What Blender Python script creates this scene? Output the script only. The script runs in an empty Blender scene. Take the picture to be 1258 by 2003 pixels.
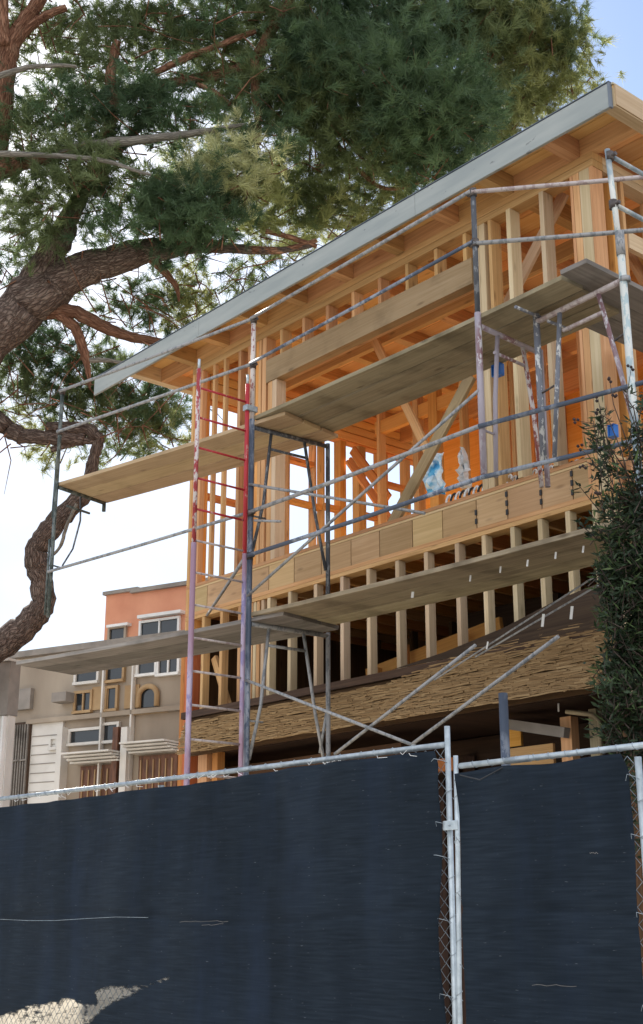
import bpy, bmesh, math, random
import numpy as np
from mathutils import Vector, Matrix
R = math.radians
rnd = random.Random(7)
# ------------------------------------------------------------------ camera, sky, sun, exposure
F_PX, CX, CY, PITCH, TH, EYE = 2571.0, 629.0, 1001.5, R(17.3), R(40.3), 1.6
hd = Vector((-math.cos(TH), math.sin(TH), 0)); rt = Vector((math.sin(TH), math.cos(TH), 0)); zz = Vector((0, 0, 1))
fw = hd * math.cos(PITCH) + zz * math.sin(PITCH); up = -hd * math.sin(PITCH) + zz * math.cos(PITCH)
EYEP = Vector((0, 0, EYE))
cam = bpy.data.cameras.new('camera'); camo = bpy.data.objects.new('camera', cam)
bpy.context.scene.collection.objects.link(camo); bpy.context.scene.camera = camo
camo.matrix_world = Matrix.Translation(EYEP) @ Matrix((rt, up, -fw)).transposed().to_4x4()
cam.sensor_fit = 'VERTICAL'; cam.sensor_height = 36; cam.lens = 36 * F_PX / 2003; cam.clip_end = 2000; cam.clip_start = 0.1
scn = bpy.context.scene
w = bpy.data.worlds.new('World'); scn.world = w; w.use_nodes = True
SUN_EL, SUN_AZ = R(34), R(20)          # azimuth counted left of the camera heading
sd = Matrix.Rotation(SUN_AZ, 3, 'Z') @ hd
sunv = (sd * math.cos(SUN_EL) + zz * math.sin(SUN_EL)).normalized()
nt = w.node_tree; nt.nodes.clear()
sky = nt.nodes.new('ShaderNodeTexSky'); sky.sky_type = 'NISHITA'; sky.sun_disc = False
sky.sun_elevation = SUN_EL; sky.sun_rotation = math.atan2(sunv.x, sunv.y)
sky.air_density = 1.0; sky.dust_density = .7; sky.ozone_density = 2.5
bg = nt.nodes.new('ShaderNodeBackground'); bg.inputs['Strength'].default_value = 0.08
wo = nt.nodes.new('ShaderNodeOutputWorld')
# thin high cloud veil, in world directions
tc = nt.nodes.new('ShaderNodeTexCoord'); mp = nt.nodes.new('ShaderNodeMapping'); mp.inputs['Scale'].default_value = (1.6, 1.6, 4)
cn = nt.nodes.new('ShaderNodeTexNoise'); cn.inputs['Scale'].default_value = 1.6; cn.inputs['Detail'].default_value = 6
cr = nt.nodes.new('ShaderNodeMapRange'); cr.inputs['From Min'].default_value = .42; cr.inputs['From Max'].default_value = .75
cr.inputs['To Max'].default_value = .55
mx = nt.nodes.new('ShaderNodeMix'); mx.data_type = 'RGBA'; mx.inputs['B'].default_value = (4, 4.3, 4.8, 1)
L = nt.links.new
L(tc.outputs['Generated'], mp.inputs['Vector']); L(mp.outputs[0], cn.inputs['Vector']); L(cn.outputs['Fac'], cr.inputs['Value'])
gap = (fw + rt * .34 + up * .49).normalized(); dt = nt.nodes.new('ShaderNodeVectorMath'); dt.operation = 'DOT_PRODUCT'; dt.inputs[1].default_value = tuple(gap)
L(tc.outputs['Generated'], dt.inputs[0]); gm = nt.nodes.new('ShaderNodeMapRange'); gm.inputs['From Min'].default_value = .975; gm.inputs['From Max'].default_value = .80
gm.inputs['To Min'].default_value = .0; gm.inputs['To Max'].default_value = 1; L(dt.outputs['Value'], gm.inputs['Value'])
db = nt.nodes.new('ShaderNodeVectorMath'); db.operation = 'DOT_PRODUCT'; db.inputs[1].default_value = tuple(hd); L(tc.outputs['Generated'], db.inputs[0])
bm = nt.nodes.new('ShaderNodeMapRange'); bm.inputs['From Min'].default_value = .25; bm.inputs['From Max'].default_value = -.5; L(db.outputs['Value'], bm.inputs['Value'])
cmx = nt.nodes.new('ShaderNodeMix'); cmx.data_type = 'RGBA'; cmx.inputs['A'].default_value = (3.3, 3.7, 4.3, 1); cmx.inputs['B'].default_value = (10, 10, 10.2, 1)  # unseen bright cloud behind the camera, added as fill for the facade
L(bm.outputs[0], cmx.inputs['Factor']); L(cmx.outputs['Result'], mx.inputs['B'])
gx = nt.nodes.new('ShaderNodeMath'); gx.operation = 'MULTIPLY_ADD'; gx.inputs[1].default_value = .45; L(cr.outputs[0], gx.inputs[0]); gx.inputs[2].default_value = .6
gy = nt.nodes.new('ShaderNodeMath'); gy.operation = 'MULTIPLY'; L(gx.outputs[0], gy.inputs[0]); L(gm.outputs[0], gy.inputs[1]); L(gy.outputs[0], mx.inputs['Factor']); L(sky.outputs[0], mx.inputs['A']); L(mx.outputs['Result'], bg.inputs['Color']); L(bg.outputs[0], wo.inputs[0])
sl = bpy.data.lights.new('sun', 'SUN'); sl.energy = 5.0; sl.angle = R(0.5); sl.color = (1, .93, .82)
so = bpy.data.objects.new('sun', sl); scn.collection.objects.link(so)
so.rotation_euler = (-sunv).to_track_quat('-Z', 'Y').to_euler()
scn.view_settings.view_transform = 'Standard'; scn.view_settings.look = 'None'
scn.view_settings.exposure = 1.35; scn.view_settings.gamma = 1
scn.render.engine = 'CYCLES'
cy = scn.cycles; cy.max_bounces = 10; cy.diffuse_bounces = 7; cy.transparent_max_bounces = 12; cy.transmission_bounces = 4; cy.glossy_bounces = 3
cy.sample_clamp_indirect = 12
C = scn.collection

# ------------------------------------------------------------------ measuring helpers
def ray(x, y): return fw + rt * ((x - CX) / F_PX) - up * ((y - CY) / F_PX)
def on(ax, c, x, y):
    d = ray(x, y); i = 'xyz'.index(ax); return EYEP + d * ((c - EYEP[i]) / d[i])
def dep(t, x, y): return EYEP + ray(x, y) * t

# ------------------------------------------------------------------ materials
def new_mat(name):
    m = bpy.data.materials.new(name); m.use_nodes = True
    n = m.node_tree; b = n.nodes['Principled BSDF']; return m, n, b
def nd(n, t, **k):
    x = n.nodes.new(t)
    for a, v in k.items(): setattr(x, a, v)
    return x
def ramp(n, stops):
    r = n.nodes.new('ShaderNodeValToRGB'); e = r.color_ramp.elements
    e[0].position, e[0].color = stops[0][0], (*stops[0][1], 1)
    e[1].position, e[1].color = stops[-1][0], (*stops[-1][1], 1)
    for p, c in stops[1:-1]:
        q = e.new(p); q.color = (*c, 1)
    return r
def wood(name, c0, c1, c2, knots=.5, rough=.75, dirt=0.0):
    """grain along U of the beam's own UV (metres)"""
    m, n, b = new_mat(name); l = n.links.new
    uv = nd(n, 'ShaderNodeUVMap')
    mp = nd(n, 'ShaderNodeMapping'); mp.inputs['Scale'].default_value = (1.1, 34, 1); l(uv.outputs[0], mp.inputs[0])
    no = nd(n, 'ShaderNodeTexNoise'); no.inputs['Scale'].default_value = 1; no.inputs['Detail'].default_value = 6; no.inputs['Distortion'].default_value = .9
    l(mp.outputs[0], no.inputs['Vector'])
    mb = nd(n, 'ShaderNodeMapping'); mb.inputs['Scale'].default_value = (.5, .9, 1); l(uv.outputs[0], mb.inputs[0])
    n2 = nd(n, 'ShaderNodeTexNoise'); n2.inputs['Scale'].default_value = 1.4; n2.inputs['Detail'].default_value = 3; l(mb.outputs[0], n2.inputs['Vector'])
    mi = nd(n, 'ShaderNodeMath', operation='MULTIPLY_ADD'); l(no.outputs['Fac'], mi.inputs[0]); mi.inputs[1].default_value = .55
    m2 = nd(n, 'ShaderNodeMath', operation='MULTIPLY'); l(n2.outputs['Fac'], m2.inputs[0]); m2.inputs[1].default_value = .5
    l(m2.outputs[0], mi.inputs[2])
    rp = ramp(n, [(.3, c0), (.52, c1), (.74, c2)]); l(mi.outputs[0], rp.inputs[0])
    mk = nd(n, 'ShaderNodeMapping'); mk.inputs['Scale'].default_value = (2.2, 7, 1); l(uv.outputs[0], mk.inputs[0])
    vo = nd(n, 'ShaderNodeTexVoronoi'); vo.inputs['Scale'].default_value = 1; l(mk.outputs[0], vo.inputs['Vector'])
    kr = nd(n, 'ShaderNodeMapRange'); kr.inputs['From Min'].default_value = .05; kr.inputs['From Max'].default_value = .16
    kr.inputs['To Min'].default_value = knots; kr.inputs['To Max'].default_value = 0; l(vo.outputs['Distance'], kr.inputs['Value'])
    mx = nd(n, 'ShaderNodeMix', data_type='RGBA'); l(kr.outputs[0], mx.inputs['Factor']); l(rp.outputs[0], mx.inputs['A'])
    mx.inputs['B'].default_value = (c0[0] * .35, c0[1] * .28, c0[2] * .25, 1)
    out = mx.outputs['Result']
    if dirt:
        g = nd(n, 'ShaderNodeTexCoord'); dn = nd(n, 'ShaderNodeTexNoise'); dn.inputs['Scale'].default_value = 2.3; dn.inputs['Detail'].default_value = 8
        l(g.outputs['Object'], dn.inputs['Vector'])
        dr = nd(n, 'ShaderNodeMapRange'); dr.inputs['From Min'].default_value = .5; dr.inputs['From Max'].default_value = .72; dr.inputs['To Max'].default_value = dirt
        l(dn.outputs['Fac'], dr.inputs['Value'])
        m3 = nd(n, 'ShaderNodeMix', data_type='RGBA'); l(dr.outputs[0], m3.inputs['Factor']); l(out, m3.inputs['A'])
        m3.inputs['B'].default_value = (c0[0] * .4, c0[1] * .38, c0[2] * .36, 1); out = m3.outputs['Result']
    oi = nd(n, 'ShaderNodeObjectInfo'); hs = nd(n, 'ShaderNodeHueSaturation')
    hm = nd(n, 'ShaderNodeMapRange'); hm.inputs['To Min'].default_value = .487; hm.inputs['To Max'].default_value = .512; l(oi.outputs['Random'], hm.inputs['Value']); l(hm.outputs[0], hs.inputs['Hue'])
    vm_ = nd(n, 'ShaderNodeMath', operation='MULTIPLY_ADD'); wn = nd(n, 'ShaderNodeTexWhiteNoise', noise_dimensions='1D'); l(oi.outputs['Random'], wn.inputs['W']); l(wn.outputs['Value'], vm_.inputs[0]); vm_.inputs[1].default_value = .34; vm_.inputs[2].default_value = .80
    l(vm_.outputs[0], hs.inputs['Value']); l(out, hs.inputs['Color']); out = hs.outputs['Color']
    l(out, b.inputs['Base Color']); b.inputs['Roughness'].default_value = rough
    b.inputs['Specular IOR Level'].default_value = .25
    bp = nd(n, 'ShaderNodeBump'); bp.inputs['Strength'].default_value = .35; bp.inputs['Distance'].default_value = .004
    l(no.outputs['Fac'], bp.inputs['Height']); l(bp.outputs[0], b.inputs['Normal'])
    return m
def noisy(name, c0, c1, scale=3, rough=.8, metal=0, detail=8, bump=.2, stretch=(1, 1, 1), lo=.35, hi=.65, bd=.01):
    m, n, b = new_mat(name); l = n.links.new
    g = nd(n, 'ShaderNodeTexCoord'); mp = nd(n, 'ShaderNodeMapping'); mp.inputs['Scale'].default_value = stretch; l(g.outputs['Object'], mp.inputs[0])
    no = nd(n, 'ShaderNodeTexNoise'); no.inputs['Scale'].default_value = scale; no.inputs['Detail'].default_value = detail; l(mp.outputs[0], no.inputs['Vector'])
    rp = ramp(n, [(lo, c0), (hi, c1)]); l(no.outputs['Fac'], rp.inputs[0]); l(rp.outputs[0], b.inputs['Base Color'])
    b.inputs['Roughness'].default_value = rough; b.inputs['Metallic'].default_value = metal
    if bump:
        bp = nd(n, 'ShaderNodeBump'); bp.inputs['Strength'].default_value = bump; bp.inputs['Distance'].default_value = bd
        l(no.outputs['Fac'], bp.inputs['Height']); l(bp.outputs[0], b.inputs['Normal'])
    return m
def flaky(name, base, flake, amount=.5, third=None, scale=16):
    """paint flaking off steel tube"""
    m, n, b = new_mat(name); l = n.links.new
    g = nd(n, 'ShaderNodeTexCoord'); mp = nd(n, 'ShaderNodeMapping'); mp.inputs['Scale'].default_value = (1, 1, .45); l(g.outputs['Object'], mp.inputs[0])
    no = nd(n, 'ShaderNodeTexNoise'); no.inputs['Scale'].default_value = scale; no.inputs['Detail'].default_value = 9; no.inputs['Roughness'].default_value = .68
    l(mp.outputs[0], no.inputs['Vector'])
    c = .62 - amount * .3
    rp = ramp(n, [(c - .02, base), (c + .02, flake)]); l(no.outputs['Fac'], rp.inputs[0]); out = rp.outputs[0]
    if third:
        n3 = nd(n, 'ShaderNodeTexNoise'); n3.inputs['Scale'].default_value = 2.6; n3.inputs['Detail'].default_value = 7; l(mp.outputs[0], n3.inputs['Vector'])
        r3 = ramp(n, [(.46, (0, 0, 0)), (.56, (1, 1, 1))]); l(n3.outputs['Fac'], r3.inputs[0])
        mx = nd(n, 'ShaderNodeMix', data_type='RGBA'); l(r3.outputs[0], mx.inputs['Factor']); l(out, mx.inputs['A']); mx.inputs['B'].default_value = (*third, 1); out = mx.outputs['Result']
    l(out, b.inputs['Base Color']); b.inputs['Roughness'].default_value = .55; b.inputs['Metallic'].default_value = .1
    bp = nd(n, 'ShaderNodeBump'); bp.inputs['Strength'].default_value = .3; bp.inputs['Distance'].default_value = .003
    l(no.outputs['Fac'], bp.inputs['Height']); l(bp.outputs[0], b.inputs['Normal'])
    return m
def leafmat(name, c0, c1, trans=.35, scale=1.3, rough=.6):
    m, n, b = new_mat(name); l = n.links.new
    g = nd(n, 'ShaderNodeTexCoord'); no = nd(n, 'ShaderNodeTexNoise'); no.inputs['Scale'].default_value = scale; no.inputs['Detail'].default_value = 4
    l(g.outputs['Object'], no.inputs['Vector']); rp = ramp(n, [(.35, c0), (.68, c1)]); l(no.outputs['Fac'], rp.inputs[0])
    l(rp.outputs[0], b.inputs['Base Color']); b.inputs['Roughness'].default_value = rough
    t = nd(n, 'ShaderNodeBsdfTranslucent'); l(rp.outputs[0], t.inputs['Color'])
    ms = nd(n, 'ShaderNodeMixShader'); ms.inputs[0].default_value = trans
    o = n.nodes['Material Output']; l(b.outputs[0], ms.inputs[1]); l(t.outputs[0], ms.inputs[2]); l(ms.outputs[0], o.inputs[0])
    return m
def glassy(name, c, rough=.08):
    m, n, b = new_mat(name); b.inputs['Base Color'].default_value = (*c, 1); b.inputs['Roughness'].default_value = rough
    b.inputs['Specular IOR Level'].default_value = .6; return m
M = {}
M['fir'] = wood('fir lumber', (.36, .19, .08), (.60, .345, .155), (.77, .49, .25))
M['fir_pale'] = wood('pale fir lumber', (.46, .33, .19), (.60, .46, .29), (.72, .58, .40), .35)
M['fir_red'] = wood('red fir lumber', (.48, .18, .05), (.66, .30, .09), (.76, .40, .15), .5)
M['board'] = wood('roof boards', (.68, .36, .12), (.86, .51, .20), (.92, .62, .30), .6)
M['glulam'] = wood('weathered beam', (.29, .195, .10), (.40, .28, .155), (.50, .365, .22), .45, dirt=.5)
M['plank'] = wood('weathered plank', (.20, .16, .10), (.34, .28, .18), (.46, .39, .27), .6, .85, .6)
M['plank_grey'] = wood('grey plank', (.14, .13, .115), (.22, .20, .18), (.32, .30, .27), .6, .85, .6)
M['plank_tan'] = wood('tan plank', (.36, .26, .14), (.50, .38, .22), (.60, .47, .29), .5, .85, .35)
M['ply'] = wood('plywood', (.68, .30, .05), (.84, .42, .09), (.90, .52, .15), .25)
M['ply_pale'] = wood('pale subfloor', (.70, .46, .22), (.84, .60, .34), (.90, .70, .46), .2)
M['osb'] = noisy('osb sheathing', (.50, .24, .07), (.74, .42, .15), 22, .8, bump=.15)
M['rimwood'] = wood('rim board', (.40, .26, .12), (.52, .35, .18), (.62, .44, .25), .4)
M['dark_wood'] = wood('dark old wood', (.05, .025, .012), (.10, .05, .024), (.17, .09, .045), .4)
M['shade_wood'] = wood('shaded board', (.02, .012, .008), (.045, .025, .015), (.08, .045, .025), .3)  # darker copy of the old wood, with deep shade put into its colour
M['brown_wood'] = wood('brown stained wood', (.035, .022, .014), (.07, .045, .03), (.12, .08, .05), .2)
M['post_red'] = wood('orange post', (.30, .09, .025), (.46, .16, .05), (.58, .26, .10), .4)
M['shake'] = wood('straw shakes', (.16, .10, .045), (.30, .205, .10), (.46, .34, .18), .3, .9)
M['fascia'] = noisy('primed fascia', (.36, .39, .38), (.44, .46, .44), 3.5, .6, bump=.03, detail=10, stretch=(.4, 1, 3))
def spotted():
    m = noisy('primed fascia spotted', (.29, .325, .32), (.365, .395, .38), 3.5, .6, bump=.03, detail=10, stretch=(.4, 1, 3)); n = m.node_tree; l = n.links.new; b = n.nodes['Principled BSDF']
    src = b.inputs['Base Color'].links[0].from_socket; g = nd(n, 'ShaderNodeTexCoord'); mp = nd(n, 'ShaderNodeMapping'); mp.inputs['Scale'].default_value = (3.2, 1, 7); l(g.outputs['Object'], mp.inputs[0])
    no = nd(n, 'ShaderNodeTexNoise'); no.inputs['Scale'].default_value = 3.2; no.inputs['Detail'].default_value = 3; l(mp.outputs[0], no.inputs['Vector'])
    r = nd(n, 'ShaderNodeMapRange'); r.inputs['From Min'].default_value = .69; r.inputs['From Max'].default_value = .73; r.inputs['To Max'].default_value = .7; l(no.outputs['Fac'], r.inputs['Value'])
    mx = nd(n, 'ShaderNodeMix', data_type='RGBA'); l(r.outputs[0], mx.inputs['Factor']); l(src, mx.inputs['A']); mx.inputs['B'].default_value = (.14, .15, .15, 1); l(mx.outputs['Result'], b.inputs['Base Color']); return m
M['fascia'] = spotted()
M['edge'] = noisy('dark edge metal', (.10, .13, .17), (.16, .19, .23), 4, .5)
M['membrane'] = noisy('roof membrane', (.50, .46, .34), (.58, .53, .40), 3, .9)
M['galv'] = noisy('galvanised steel', (.28, .32, .35), (.42, .47, .50), 30, .45, .5, bump=.1, bd=.002)
M['galv_white'] = noisy('bright galvanised steel', (.42, .48, .51), (.58, .64, .67), 25, .4, .35, bump=.1, bd=.002)
M['tube'] = flaky('grey scaffold tube', (.20, .21, .22), (.34, .34, .34), .5, None, 22)
M['tube_dark'] = flaky('dark scaffold tube', (.07, .075, .085), (.20, .21, .22), .25, None, 22)
M['tube_green'] = flaky('green grey tube', (.045, .06, .055), (.13, .15, .14), .4, None, 20)
M['tube_blue'] = flaky('blue grey tube', (.10, .13, .19), (.30, .33, .38), .45, (.07, .09, .13), 16)
M['tube_mauve'] = flaky('mauve tube', (.26, .22, .38), (.44, .36, .46), .5, (.33, .20, .26), 16)
M['peel'] = flaky('peeling pale paint', (.55, .53, .54), (.22, .12, .13), .5, (.36, .32, .36), 24)
M['peel_grey'] = flaky('peeling white and grey paint', (.60, .60, .58), (.16, .17, .20), .6, None, 26)
M['peel_teal'] = flaky('peeling teal paint', (.42, .52, .53), (.66, .67, .62), .5, (.22, .27, .30), 22)
M['peel_red'] = flaky('flaking red paint', (.34, .04, .045), (.60, .55, .53), .42, None, 22)
M['peel_rust'] = flaky('rusty flaking paint', (.24, .07, .06), (.55, .50, .48), .52, None, 26)
M['rosepost'] = flaky('red and white post', (.30, .12, .11), (.62, .56, .52), .62, None, 26)
M['red'] = flaky('red ladder paint', (.42, .025, .035), (.50, .30, .26), .08, None, 16)
M['white_paint'] = noisy('white paint', (.72, .72, .70), (.82, .82, .80), 5, .5, bump=.05)
M['pink_tube'] = flaky('pinkish grey tube', (.36, .28, .27), (.50, .44, .42), .5, None, 18)
M['bolt'] = noisy('rusty bolt', (.06, .05, .05), (.14, .12, .11), 30, .5, .5)
M['blue'] = noisy('blue plastic', (.01, .13, .50), (.02, .17, .58), 10, .35, bump=0)
M['black'] = noisy('black rubber', (.012, .012, .013), (.03, .03, .032), 10, .5, bump=0)
M['whiteplastic'] = noisy('white plastic film', (.70, .76, .80), (.85, .88, .90), 6, .3, bump=.3)
M['blueplastic'] = noisy('blue printed film', (.10, .42, .68), (.70, .82, .88), 5, .3, bump=.2, lo=.42, hi=.52)
M['ground'] = noisy('dry soil', (.14, .11, .085), (.24, .20, .15), 2.5, .95)
M['asphalt'] = noisy('asphalt', (.10, .10, .10), (.15, .15, .145), 30, .9)
M['glass'] = glassy('window glass', (.02, .025, .03)); M['stucco_orange'] = noisy('orange stucco', (.58, .24, .14), (.74, .36, .22), .9, .9, bump=.4, detail=10)
M['stucco_tan'] = noisy('tan stucco', (.26, .21, .16), (.42, .355, .28), .8, .9, bump=.4, detail=10, stretch=(1, 1, .4))
M['stucco_white'] = noisy('off white siding', (.58, .56, .52), (.70, .68, .64), 1.5, .8, bump=.1)
M['ochre'] = noisy('ochre panel', (.34, .22, .11), (.44, .30, .16), 3, .8)
M['grey_roof'] = noisy('grey roof', (.22, .20, .18), (.30, .27, .24), 4, .9)
M['rust'] = noisy('brown door', (.08, .032, .016), (.17, .07, .035), 5, .6, stretch=(4, 4, 1))
def bark(name, c0, c1, c2, su=2.2, sv=11, bs=1.0):
    m, n, b = new_mat(name); l = n.links.new
    uv = nd(n, 'ShaderNodeUVMap'); mp = nd(n, 'ShaderNodeMapping'); mp.inputs['Scale'].default_value = (su, sv, 1); l(uv.outputs[0], mp.inputs[0])
    no = nd(n, 'ShaderNodeTexNoise'); no.inputs['Scale'].default_value = 1; no.inputs['Detail'].default_value = 8; no.inputs['Distortion'].default_value = 1.2; l(mp.outputs[0], no.inputs['Vector'])
    vo = nd(n, 'ShaderNodeTexVoronoi'); vo.feature = 'DISTANCE_TO_EDGE'; vo.inputs['Scale'].default_value = 1.6; wv = nd(n, 'ShaderNodeVectorMath', operation='MULTIPLY_ADD'); l(no.outputs['Color'], wv.inputs[0]); wv.inputs[1].default_value = (1.1, 1.1, 0); l(mp.outputs[0], wv.inputs[2]); l(wv.outputs[0], vo.inputs['Vector'])
    vr = nd(n, 'ShaderNodeMapRange'); vr.inputs['From Max'].default_value = .16; vr.inputs['To Min'].default_value = .45; l(vo.outputs['Distance'], vr.inputs['Value'])
    rp = ramp(n, [(.3, c0), (.5, c1), (.72, c2)]); l(no.outputs['Fac'], rp.inputs[0])
    mx = nd(n, 'ShaderNodeMix', data_type='RGBA'); l(vr.outputs[0], mx.inputs['Factor']); mx.inputs['A'].default_value = (c0[0] * .5, c0[1] * .5, c0[2] * .5, 1); l(rp.outputs[0], mx.inputs['B'])
    l(mx.outputs['Result'], b.inputs['Base Color']); b.inputs['Roughness'].default_value = .95; b.inputs['Specular IOR Level'].default_value = .15
    a = nd(n, 'ShaderNodeMath', operation='MULTIPLY_ADD'); l(no.outputs['Fac'], a.inputs[0]); a.inputs[1].default_value = .6; l(vr.outputs[0], a.inputs[2])
    bp = nd(n, 'ShaderNodeBump'); bp.inputs['Strength'].default_value = bs; bp.inputs['Distance'].default_value = .03; l(a.outputs[0], bp.inputs['Height']); l(bp.outputs[0], b.inputs['Normal'])
    return m
M['bark'] = bark('pine bark', (.09, .062, .052), (.17, .125, .105), (.28, .225, .19), 5.5, 11)
M['bark_red'] = bark('young red bark', (.13, .06, .038), (.24, .12, .075), (.35, .21, .14), 4, 14, .8)
M['bark_grey'] = bark('dead grey bark', (.16, .15, .13), (.24, .22, .19), (.32, .30, .26), 3, 16, .6)
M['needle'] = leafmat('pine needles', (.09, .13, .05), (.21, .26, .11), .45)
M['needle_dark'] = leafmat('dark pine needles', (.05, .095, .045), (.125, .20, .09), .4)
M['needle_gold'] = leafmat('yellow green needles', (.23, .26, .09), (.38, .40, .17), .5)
M['needle_sunlit'] = leafmat('sunlit needles', (.45, .47, .24), (.62, .62, .36), .5)  # lit copy of the needles, sunlight put into the colour
M['leaf'] = leafmat('shrub leaves', (.012, .026, .012), (.05, .085, .035), .25, 5)
M['twig'] = noisy('twig bark', (.05, .035, .028), (.10, .07, .055), 20, .9)
M['berry'] = noisy('dry seed head', (.02, .012, .012), (.05, .03, .03), 20, .8)
def fabric():
    m, n, b = new_mat('navy screen fabric'); l = n.links.new
    g = nd(n, 'ShaderNodeTexCoord'); sp = nd(n, 'ShaderNodeSeparateXYZ'); l(g.outputs['Object'], sp.inputs[0])
    mp = nd(n, 'ShaderNodeMapping'); mp.inputs['Scale'].default_value = (5, 1, 95); l(g.outputs['Object'], mp.inputs[0])
    n1 = nd(n, 'ShaderNodeTexNoise'); n1.inputs['Scale'].default_value = 1; n1.inputs['Detail'].default_value = 5; l(mp.outputs[0], n1.inputs['Vector'])
    m2 = nd(n, 'ShaderNodeMapping'); m2.inputs['Scale'].default_value = (1.5, 1, .5); l(g.outputs['Object'], m2.inputs[0])
    n2 = nd(n, 'ShaderNodeTexNoise'); n2.inputs['Scale'].default_value = 1.6; n2.inputs['Detail'].default_value = 6; l(m2.outputs[0], n2.inputs['Vector'])
    ad = nd(n, 'ShaderNodeMath', operation='MULTIPLY_ADD'); l(n1.outputs['Fac'], ad.inputs[0]); ad.inputs[1].default_value = .5
    h2 = nd(n, 'ShaderNodeMath', operation='MULTIPLY'); l(n2.outputs['Fac'], h2.inputs[0]); h2.inputs[1].default_value = .5; l(h2.outputs[0], ad.inputs[2])
    rp = ramp(n, [(.36, (.011, .017, .024)), (.5, (.0175, .026, .037)), (.64, (.028, .040, .055))]); l(ad.outputs[0], rp.inputs[0])
    ms_ = nd(n, 'ShaderNodeMapping'); ms_.inputs['Scale'].default_value = (2.6, 1, .35); l(g.outputs['Object'], ms_.inputs[0])
    ns = nd(n, 'ShaderNodeTexNoise'); ns.inputs['Scale'].default_value = 1.3; ns.inputs['Detail'].default_value = 7; ns.inputs['Roughness'].default_value = .65; l(ms_.outputs[0], ns.inputs['Vector'])
    rs = nd(n, 'ShaderNodeMapRange'); rs.inputs['From Min'].default_value = .48; rs.inputs['From Max'].default_value = .74; rs.inputs['To Max'].default_value = .75; l(ns.outputs['Fac'], rs.inputs['Value'])
    fx = nd(n, 'ShaderNodeMix', data_type='RGBA'); l(rs.outputs[0], fx.inputs['Factor']); l(rp.outputs[0], fx.inputs['A']); fx.inputs['B'].default_value = (.023, .036, .062, 1)
    # worn light threads and pinholes
    mw = nd(n, 'ShaderNodeMapping'); mw.inputs['Scale'].default_value = (22, 1, 160); l(g.outputs['Object'], mw.inputs[0])
    n3 = nd(n, 'ShaderNodeTexNoise'); n3.inputs['Scale'].default_value = 1; n3.inputs['Detail'].default_value = 2; l(mw.outputs[0], n3.inputs['Vector'])
    r3 = nd(n, 'ShaderNodeMapRange'); r3.inputs['From Min'].default_value = .70; r3.inputs['From Max'].default_value = .76; r3.inputs['To Max'].default_value = .8
    l(n3.outputs['Fac'], r3.inputs['Value'])
    mx = nd(n, 'ShaderNodeMix', data_type='RGBA'); l(r3.outputs[0], mx.inputs['Factor']); l(fx.outputs['Result'], mx.inputs['A']); mx.inputs['B'].default_value = (.16, .17, .19, 1)
    l(mx.outputs['Result'], b.inputs['Base Color']); b.inputs['Roughness'].default_value = .85
    b.inputs['Specular IOR Level'].default_value = .12; b.inputs['Sheen Weight'].default_value = .04; b.inputs['Sheen Tint'].default_value = (.4, .5, .7, 1)
    bp = nd(n, 'ShaderNodeBump'); bp.inputs['Strength'].default_value = .6; bp.inputs['Distance'].default_value = .004
    l(n1.outputs['Fac'], bp.inputs['Height'])
    mw2 = nd(n, 'ShaderNodeMapping'); mw2.inputs['Scale'].default_value = (1.2, 1, 4.5); mw2.inputs['Rotation'].default_value = (0, .25, 0); l(g.outputs['Object'], mw2.inputs[0])
    n5 = nd(n, 'ShaderNodeTexNoise'); n5.inputs['Scale'].default_value = 1.1; n5.inputs['Detail'].default_value = 2; n5.inputs['Distortion'].default_value = .3; l(mw2.outputs[0], n5.inputs['Vector'])
    b5 = nd(n, 'ShaderNodeBump'); b5.inputs['Strength'].default_value = .7; b5.inputs['Distance'].default_value = .05; l(n5.outputs['Fac'], b5.inputs['Height']); l(bp.outputs[0], b5.inputs['Normal'])
    l(b5.outputs[0], b.inputs['Normal'])
    t = nd(n, 'ShaderNodeBsdfTranslucent'); t.inputs['Color'].default_value = (.10, .10, .09, 1)
    ms = nd(n, 'ShaderNodeMixShader'); ms.inputs[0].default_value = .2
    o = n.nodes['Material Output']; l(b.outputs[0], ms.inputs[1]); l(t.outputs[0], ms.inputs[2])
    # sun patch made as see-through weave, from the 'wear' attribute of the cloth
    at = nd(n, 'ShaderNodeAttribute'); at.attribute_name = 'sun_patch'
    w1 = nd(n, 'ShaderNodeMapping'); w1.inputs['Scale'].default_value = (16, 1, 70); l(g.outputs['Object'], w1.inputs[0])
    w2 = nd(n, 'ShaderNodeTexNoise'); w2.inputs['Scale'].default_value = 1; w2.inputs['Detail'].default_value = 4; l(w1.outputs[0], w2.inputs['Vector'])
    w3 = nd(n, 'ShaderNodeTexNoise'); w3.inputs['Scale'].default_value = 11; w3.inputs['Detail'].default_value = 6; l(g.outputs['Object'], w3.inputs['Vector'])
    wa = nd(n, 'ShaderNodeMath', operation='ADD'); l(w2.outputs['Fac'], wa.inputs[0]); l(w3.outputs['Fac'], wa.inputs[1])
    wb = nd(n, 'ShaderNodeMath', operation='MULTIPLY_ADD'); l(wa.outputs[0], wb.inputs[0]); wb.inputs[1].default_value = 1.2; l(at.outputs['Fac'], wb.inputs[2])
    wc = nd(n, 'ShaderNodeMapRange'); wc.inputs['From Min'].default_value = 1.72; wc.inputs['From Max'].default_value = 2.1; wc.inputs['To Max'].default_value = .8; l(wb.outputs[0], wc.inputs['Value'])
    wd = nd(n, 'ShaderNodeMath', operation='MULTIPLY'); l(wc.outputs[0], wd.inputs[0]); we = nd(n, 'ShaderNodeMath', operation='GREATER_THAN'); l(at.outputs['Fac'], we.inputs[0]); we.inputs[1].default_value = .02; l(we.outputs[0], wd.inputs[1])
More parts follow.
